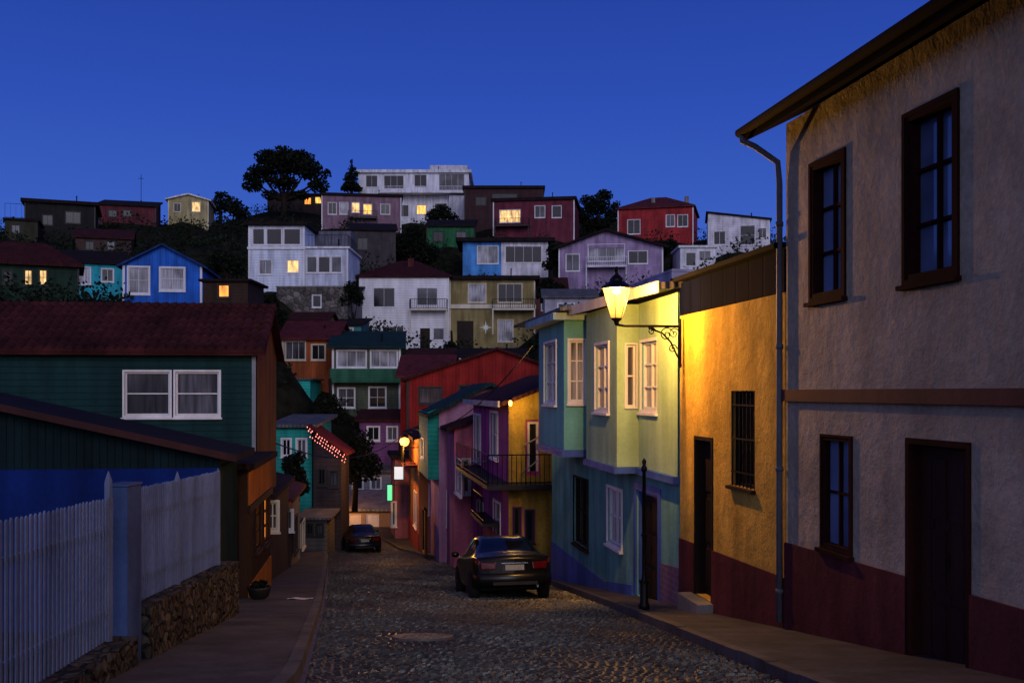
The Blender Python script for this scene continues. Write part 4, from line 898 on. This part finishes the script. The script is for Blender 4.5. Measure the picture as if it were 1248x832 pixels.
mb.build('body',CARP,car,True,local=True)
patch(4.1,4.92,6.12,8,8,8,.008).build('rear_window',CARG,car,True,local=True)
patch(7.1,7.9,6.15,8,8,8,.008).build('windscreen',CARG,car,True,local=True)
for sg in (1,-1):
    patch(4.75,6.0,5.12,5.88,8,4,.008,(sg,)).build('side_window',CARG,car,True,local=True)
    patch(6.06,7.55,5.12,5.86,8,4,.008,(sg,)).build('side_window',CARG,car,True,local=True)
    mb = MB()
    mb.hexa([(sg*.42,-2.25,.70),(sg*.74,-2.16,.70),(sg*.74,-2.1,.70),(sg*.42,-2.14,.70)],[(sg*.40,-2.245,.85),(sg*.75,-2.15,.865),(sg*.75,-2.1,.865),(sg*.40,-2.14,.85)]); mb.build('tail_light',TAIL,car,local=True,bevel=.02)
    patch(.3,2.2,4.0,4.85,6,3,.010,(sg,)).build('tail_light',TAIL,car,True,local=True)
    patch(10.1,10.9,4.0,4.9,4,3,.012,(sg,)).build('headlight',HEAD,car,True,local=True)
    mb = MB(); mb.lathe((sg*.97,.95,.99),[(.01,-.1),(.06,-.07),(.08,0),(.06,.07),(.01,.1)],10,axis='x'); mb.build('wing_mirror',CARP,car,True,local=True)
    for yy in (-1.37,1.36):
        mb = MB(); mb.lathe((sg*.80,yy,.31),[(.2,-.1),(.29,-.1),(.315,-.06),(.315,.06),(.29,.1),(.2,.1)],24,axis='x'); w = mb.build('wheel',RUB,car,True,local=True)
        mb = MB(); mb.lathe((sg*.80,yy,.31),[(.19,-.08),(.2,.085*sg),(.05,.1*sg)] if sg>0 else [(.05,-.1),(.2,-.085),(.19,.08)],10,axis='x'); mb.build('rim',RIM,w,local=True)
        mb = MB(); n = 14; vs = []
        for k in range(n+1):
            a = math.pi*k/n
            for r in (.30,.375): vs.append((sg*.897,yy+r*math.cos(a),.31+r*math.sin(a)))
        mb.add(vs,[(2*k,2*k+2,2*k+3,2*k+1) for k in range(n)]); mb.build('wheel_arch',BLKP,car,local=True)
mb = MB(); rows_ = []
for z,o_ in ((.34,.0),(.37,.05),(.48,.075),(.58,.065),(.62,.02)):
    rows_.append([(x,-2.25-o_+.17*(x/.85)**2+(.5*max(0,abs(x)-.84)*8),z) for x in np.linspace(-.89,.89,19)])
n_ = 19; mb.add([p_ for r_ in rows_ for p_ in r_],[(i*n_+j,i*n_+j+1,(i+1)*n_+j+1,(i+1)*n_+j) for i in range(4) for j in range(n_-1)])
mb.build('rear_bumper',CARP,car,True,local=True)
mb = MB(); mb.box((0,-2.33,.40),(1.0,.03,.07)); mb.build('lower_valance',BLKP,car,local=True)
mb = MB(); mb.box((0,-2.268,.74),(.42,.015,.12)); mb.build('number_plate',PLATE,car,local=True)
mb = MB(); mb.box((0,-2.268,.835),(.6,.03,.02)); mb.build('trunk_trim',CHR,car,local=True)
mb = MB(); mb.tube([(.5,-2.30,.33),(.5,-2.0,.33)],.03,10); mb.build('exhaust_pipe',CHR,car,local=True)
car.rotation_euler = (math.atan(-.142),0,math.radians(9.5)); car.scale = (.92,.92,.92)
def copy_tree(o, parent=None):
    c = o.copy(); C.objects.link(c); c.parent = parent
    for ch in list(o.children): copy_tree(ch,c)
    return c
car2 = copy_tree(car); car2.location = ((440-CX)/F*46,46,gz(46)-.02); car2.rotation_euler = (math.atan(-.06),0,math.radians(14)); car2.scale = (.85,.85,.85)
car2['label'] = 'small distant dark car at the bottom of the street before the garage'
pt = MB(); c = ((365-CX)/F*18.9,18.9)
vs = [(c[0]+(i-2)*.11,c[1]+(j-1)*.12,gz(18.9+(j-1)*.12)+.125+.012*math.sin(i*1.7+j*2)) for i in range(5) for j in range(4)]
pt.add(vs,[(i*4+j,(i+1)*4+j,(i+1)*4+j+1,i*4+j+1) for i in range(4) for j in range(3)]); tag(pt.build('paper_sheet',WHITE,smooth=True),'crumpled white sheet lying flat on the left pavement','paper')
pc = ((316-CX)/F*18.9,18.9,gz(18.9)+.115); po = empty('planter_bowl',pc,'dark round planter with a low plant by the wall on the left pavement','planter')
mb = MB(); mb.lathe(pc,[(.1,0),(.18,.06),(.22,.2),(.23,.24),(.19,.24),(.18,.18),(.02,.18)],14); mb.build('bowl',BLKP,po,True)
def leaves(mb, blobs, n, size, seed=0):
    r = random.Random(seed); tot = sum(b_[3]*b_[4]*b_[5] for b_ in blobs)
    for b_ in blobs:
        k = max(8,int(n*b_[3]*b_[4]*b_[5]/tot))
        for _ in range(k):
            d = Vector((r.gauss(0,1),r.gauss(0,1),r.gauss(0,1))).normalized()*(r.random()**.45)
            c = Vector((b_[0]+d.x*b_[3],b_[1]+d.y*b_[4],b_[2]+d.z*b_[5]))
            a = Vector((r.gauss(0,1),r.gauss(0,1),r.gauss(0,1))).normalized(); e = a.cross(Vector((r.gauss(0,1),r.gauss(0,1),r.gauss(0,1)))).normalized()
            s_ = size*r.uniform(.5,1.3); mb.quad(c-a*s_*.5,c+e*s_*.35,c+a*s_*.5,c-e*s_*.35)
def leafm(name, col):
    m, nt, b_ = NT(name); ge = nt.nodes.new('ShaderNodeNewGeometry'); v = mrange(nt,ge.outputs['Random Per Island'],0,1,.4,1.7)
    vs = nt.nodes.new('ShaderNodeVectorMath'); vs.operation = 'SCALE'; vs.inputs[0].default_value = col; nt.links.new(v,vs.inputs['Scale']); nt.links.new(vs.outputs[0],b_.inputs['Base Color']); b_.inputs['Roughness'].default_value = .8; b_.inputs['Specular IOR Level'].default_value = .08
    return m
LEAF = leafm('dark_foliage',(.009,.012,.007)); LEAF2 = leafm('scrub_foliage',(.012,.018,.009)); BARK = M('bark',(.02,.014,.011),.9,'plaster',bump=1,spec=.1)
mb = MB(); leaves(mb,[(pc[0],pc[1],pc[2]+.28,.16,.16,.09)],120,.09,3); mb.build('foliage',LEAF,po)

# ================================================================= TREES
def tree(name,label,px,yb,Y,blobs,n,size,seed,r0=.4):
    bx,by,bz = P(px,yb,Y); root = empty(name,(bx,by,bz),label,'tree')
    mb = MB(); k = Y/F
    mb.tube([(bx,by,bz-1.5),(bx+.1,by,bz+1),(bx,by,bz+3)],[r0*1.3,r0,r0*.8],8)
    bl = [((x-CX)*k,Y+dy,-(yy-HY)*k,rx*k,ry,rz*k) for x,yy,rx,rz,dy,ry in blobs]
    for b_ in bl:
        m_ = Vector((bx,by,bz+2)); e = Vector(b_[:3]); mid = m_.lerp(e,.5)+Vector((0,0,-.4)); mb.tube([m_,mid,e],[r0*.6,r0*.35,r0*.1],6)
    mb.build('trunk',BARK,root,True)
    mb = MB(); leaves(mb,bl,n,size,seed); mb.build('crown',LEAF,root)
tree('umbrella_pine','large dark umbrella shaped tree dominating the skyline left of centre',346,258,172,[(345,200,26,13,0,4),(316,210,17,11,1,3),(376,208,19,12,-1,3),(328,192,18,9,0,3),(364,191,19,9,1,3),(310,227,13,9,-1,2.2),(388,226,13,9,0,2.4),(345,222,20,9,0,3),(330,238,11,6,0,2),(364,237,12,6,1,2),(303,215,7,6,0,1.3),(397,212,7,6,0,1.3),(346,184,12,6,0,2)],8000,.6,1,.55)
tree('conifer','narrow pointed conifer beside the white modern house',428,236,164,[(428,226,10,6,0,1.6),(428,216,8,7,0,1.3),(429,207,5,6,0,.9),(429,199,2.5,6,0,.4),(422,230,7,4,0,1.4),(435,230,7,4,0,1.4),(423,219,5,3,0,1),(434,212,5,3,0,.8)],1500,.45,2,.25)
tree('broadleaf_tree','dark rounded broadleaf tree on the crest left of the brick red house',728,288,148,[(728,250,16,12,0,2.6),(710,262,11,10,0,2),(746,260,10,11,0,2),(737,238,11,7,0,1.8),(715,243,9,7,1,1.5),(727,274,18,9,0,2.4),(751,250,6,6,0,1)],3000,.48,3,.35)
tree('valley_tree','dark tree rising between the valley houses below the green verandah house',432,590,55,[(432,556,22,22,0,1.3),(418,568,18,16,.5,1.1),(450,568,18,18,-.4,1.1),(440,538,16,16,0,.9),(425,582,16,9,0,1)],3200,.22,4,.14)
tree('street_side_tree','dark leafy tree leaning over the left pavement beyond the cream house',360,680,42,[(360,580,13,14,0,.9),(368,592,11,11,-.2,.8),(354,566,11,12,0,.7),(364,558,8,8,0,.6)],2000,.18,5,.12)
tree('garden_tree','dark shrubby tree right of the teal shed, above the string lights',402,520,62,[(400,492,14,14,0,1),(392,505,12,10,0,1),(412,505,12,12,0,1)],1500,.2,6,.12)
tree('crest_shrub_tree','bushy dark tree on the skyline between the pale gabled house and the umbrella tree',268,270,150,[(262,252,16,10,0,2),(280,248,14,10,1,2),(270,240,10,7,0,1.5),(292,258,14,9,0,2),(248,262,12,8,0,1.5)],2400,.45,7,.25)
tree('slope_tree','dark bushy tree on the slope under the white modern house',500,330,128,[(500,296,20,14,0,2),(482,306,16,12,0,2),(520,308,16,12,0,2),(504,282,12,8,0,1.5)],2600,.42,8,.25)
tree('terrace_tree','dark tree above the narrow green house on the crest',540,276,150,[(538,258,13,9,0,2),(528,264,11,9,0,2),(550,266,10,8,0,1.6)],1400,.42,9,.22)
tree('lane_tree','dark bush-like tree below the blue and white house, right of the olive house',672,366,100,[(668,348,11,10,0,1.2),(680,354,10,9,0,1.2),(660,358,8,8,0,1)],1200,.32,10,.16)
tree('left_slope_tree','dark leafy tree on the bare left slope right of the blue gabled house',276,340,84,[(270,318,14,13,0,1.4),(286,324,13,11,0,1.3),(258,328,11,10,0,1.2)],1500,.3,12,.16)
tree('hollow_tree','dark rounded tree in the hollow under the stone retaining wall',330,400,84,[(328,372,13,14,0,1.3),(318,384,11,11,0,1.2),(340,386,11,11,0,1.2)],1500,.3,13,.16)
tree('wall_tree','dark tree between the stone retaining wall and the white red roofed house',430,420,93,[(428,352,10,10,0,1.2),(436,364,8,9,0,1),(420,366,9,9,0,1)],1200,.3,14,.16)
tree('upper_lane_tree','dark tree between the blue and white house and the lavender house',676,336,112,[(674,306,9,10,0,1.2),(682,318,9,9,0,1.2),(668,322,8,8,0,1)],1000,.32,15,.16)
tree('wedge_tree','dark bushy tree below the brick red house near the right end of the hill',818,330,115,[(816,300,11,9,0,1.2),(826,306,9,8,0,1.2),(806,308,9,8,0,1)],1100,.32,16,.16)
tree('roof_gap_tree','dark tree between the white red roofed house and the olive house',550,440,98,[(549,424,9,10,0,1),(556,432,9,8,0,1),(542,434,8,8,0,1)],900,.3,17,.14)
def inside(x,y,mf=3.0,ms=1.0):
    for f_,W,D in foot:
        dx,dy = x-f_.o[0],y-f_.o[1]; a = dx*f_.u[0]+dy*f_.u[1]; d = dx*f_.n[0]+dy*f_.n[1]
        if -ms < a < W+ms and -mf < d < D+.8: return True
    return False
mb = MB(); r = random.Random(11); cnt = 0
while cnt < 1300:
    y = r.uniform(60,190); px = r.uniform(-30,960); x = (px-CX)/F*y
    if inside(x,y,2.6,.7): continue
    z = float(terr(x,y)); s_ = r.uniform(.5,2.0)
    leaves(mb,[(x,y,z+s_*.5,s_*1.2,s_*1.2,s_*.85)],int(46*s_),.36,cnt); cnt += 1
tag(mb.build('hillside_scrub',LEAF2),'dark scrub and bushes covering the slope between the hill houses','bushes',kind='stuff')
def cable(label,a,b_,sag,mat=IRON,r=.014):
    a,b_ = Vector(a),Vector(b_); mb = MB(); mb.tube([a.lerp(b_,k/24)+Vector((0,0,-4*sag*(k/24)*(1-k/24))) for k in range(25)],r,5); tag(mb.build('overhead_cable',mat),label,'cable')
PALEC = M('pale_cable',(.6,.5,.38),.6,'plain')
cable('pale cable drooping from the mustard end wall to the teal gable house',P(657,532,27.2),P(548,566,39),.25,PALEC,.022)
cable('lower pale cable looping across the black iron balcony',P(656,560,27.0),P(560,575,37),.55,PALEC,.022)
cable('dark cable from the teal bay house down to the distant street lamp',P(650,420,25.6),P(498,520,47),.9,IRON,.018)
cable('thin dark cable crossing above the left pavement to the orange house',P(336,540,25),P(492,528,46.4),.7,IRON,.018)
an = empty('antenna_mast',P(172,248,136),'thin antenna mast on the roof of the long maroon house','antenna'); c = an.location
mb = MB(); mb.tube([c,(c.x,c.y,c.z+4)],.035,6); mb.build('mast',IRON,an)
mb = MB(); mb.tube([(c.x-.4,c.y,c.z+3.4),(c.x+.4,c.y,c.z+3.4)],.02,5)
for k in range(5): mb.tube([(c.x-.35+k*.17,c.y-.25,c.z+3.4),(c.x-.35+k*.17,c.y+.25,c.z+3.4)],.015,4)
mb.build('aerial',IRON,an)

# ================================================================= WORLD, SUN, CAMERA
w = bpy.data.worlds.new('World'); scene.world = w; w.use_nodes = True; nt = w.node_tree; L = nt.links
bg = nt.nodes['Background']; tc = nt.nodes.new('ShaderNodeTexCoord').outputs['Generated']
sx = nt.nodes.new('ShaderNodeSeparateXYZ'); L.new(tc,sx.inputs[0])
rmp = nt.nodes.new('ShaderNodeValToRGB'); L.new(sx.outputs[2],rmp.inputs[0]); cr_ = rmp.color_ramp
cr_.elements[0].position = 0; cr_.elements[0].color = (.06,.16,.60,1); cr_.elements[1].position = 1; cr_.elements[1].color = (.005,.014,.08,1)
for p_,c_ in ((.17,(.040,.112,.53,1)),(.27,(.025,.076,.45,1)),(.38,(.016,.052,.35,1))): e = cr_.elements.new(p_); e.color = c_
bk = mrange(nt, mth(nt,'MULTIPLY',sx.outputs[1],-1.0), -.35,.95,0,1)
bk = mth(nt,'POWER', bk, 2.6)
el = mrange(nt, sx.outputs[2], -.05,.8,1,.18)
gl = nt.nodes.new('ShaderNodeVectorMath'); gl.operation = 'SCALE'; gl.inputs[0].default_value = (.92,.78,.64); L.new(mth(nt,'MULTIPLY',bk,el),gl.inputs['Scale'])
sky = nt.nodes.new('ShaderNodeTexSky'); sky.sky_type = 'NISHITA'; sky.sun_disc = False; sky.sun_elevation = math.radians(-1.5); sky.sun_rotation = math.radians(200)
sk = nt.nodes.new('ShaderNodeVectorMath'); sk.operation = 'SCALE'; L.new(sky.outputs[0],sk.inputs[0]); sk.inputs['Scale'].default_value = .006
ad = nt.nodes.new('ShaderNodeVectorMath'); ad.operation = 'ADD'; L.new(rmp.outputs[0],ad.inputs[0]); L.new(gl.outputs[0],ad.inputs[1])
ad2 = nt.nodes.new('ShaderNodeVectorMath'); ad2.operation = 'ADD'; L.new(ad.outputs[0],ad2.inputs[0]); L.new(sk.outputs[0],ad2.inputs[1])
L.new(ad2.outputs[0],bg.inputs[0]); bg.inputs[1].default_value = 1.0
sl = bpy.data.lights.new('dusk_sun','SUN'); sl.energy = .60; sl.angle = math.radians(28); sl.color = (.93,.92,1)
so = bpy.data.objects.new('dusk_sun',sl); C.objects.link(so); so.rotation_euler = (math.radians(66),0,math.radians(14))
cam = bpy.data.cameras.new('camera'); co = bpy.data.objects.new('camera',cam); C.objects.link(co)
co.location = (0,0,0); co.rotation_euler = (math.radians(90),0,0); cam.lens = 35; cam.sensor_width = 36; cam.shift_y = 62/1248; cam.clip_end = 6000; cam.clip_start = .05
scene.camera = co
scene.view_settings.view_transform = 'Standard'; scene.view_settings.look = 'None'; scene.view_settings.exposure = 0
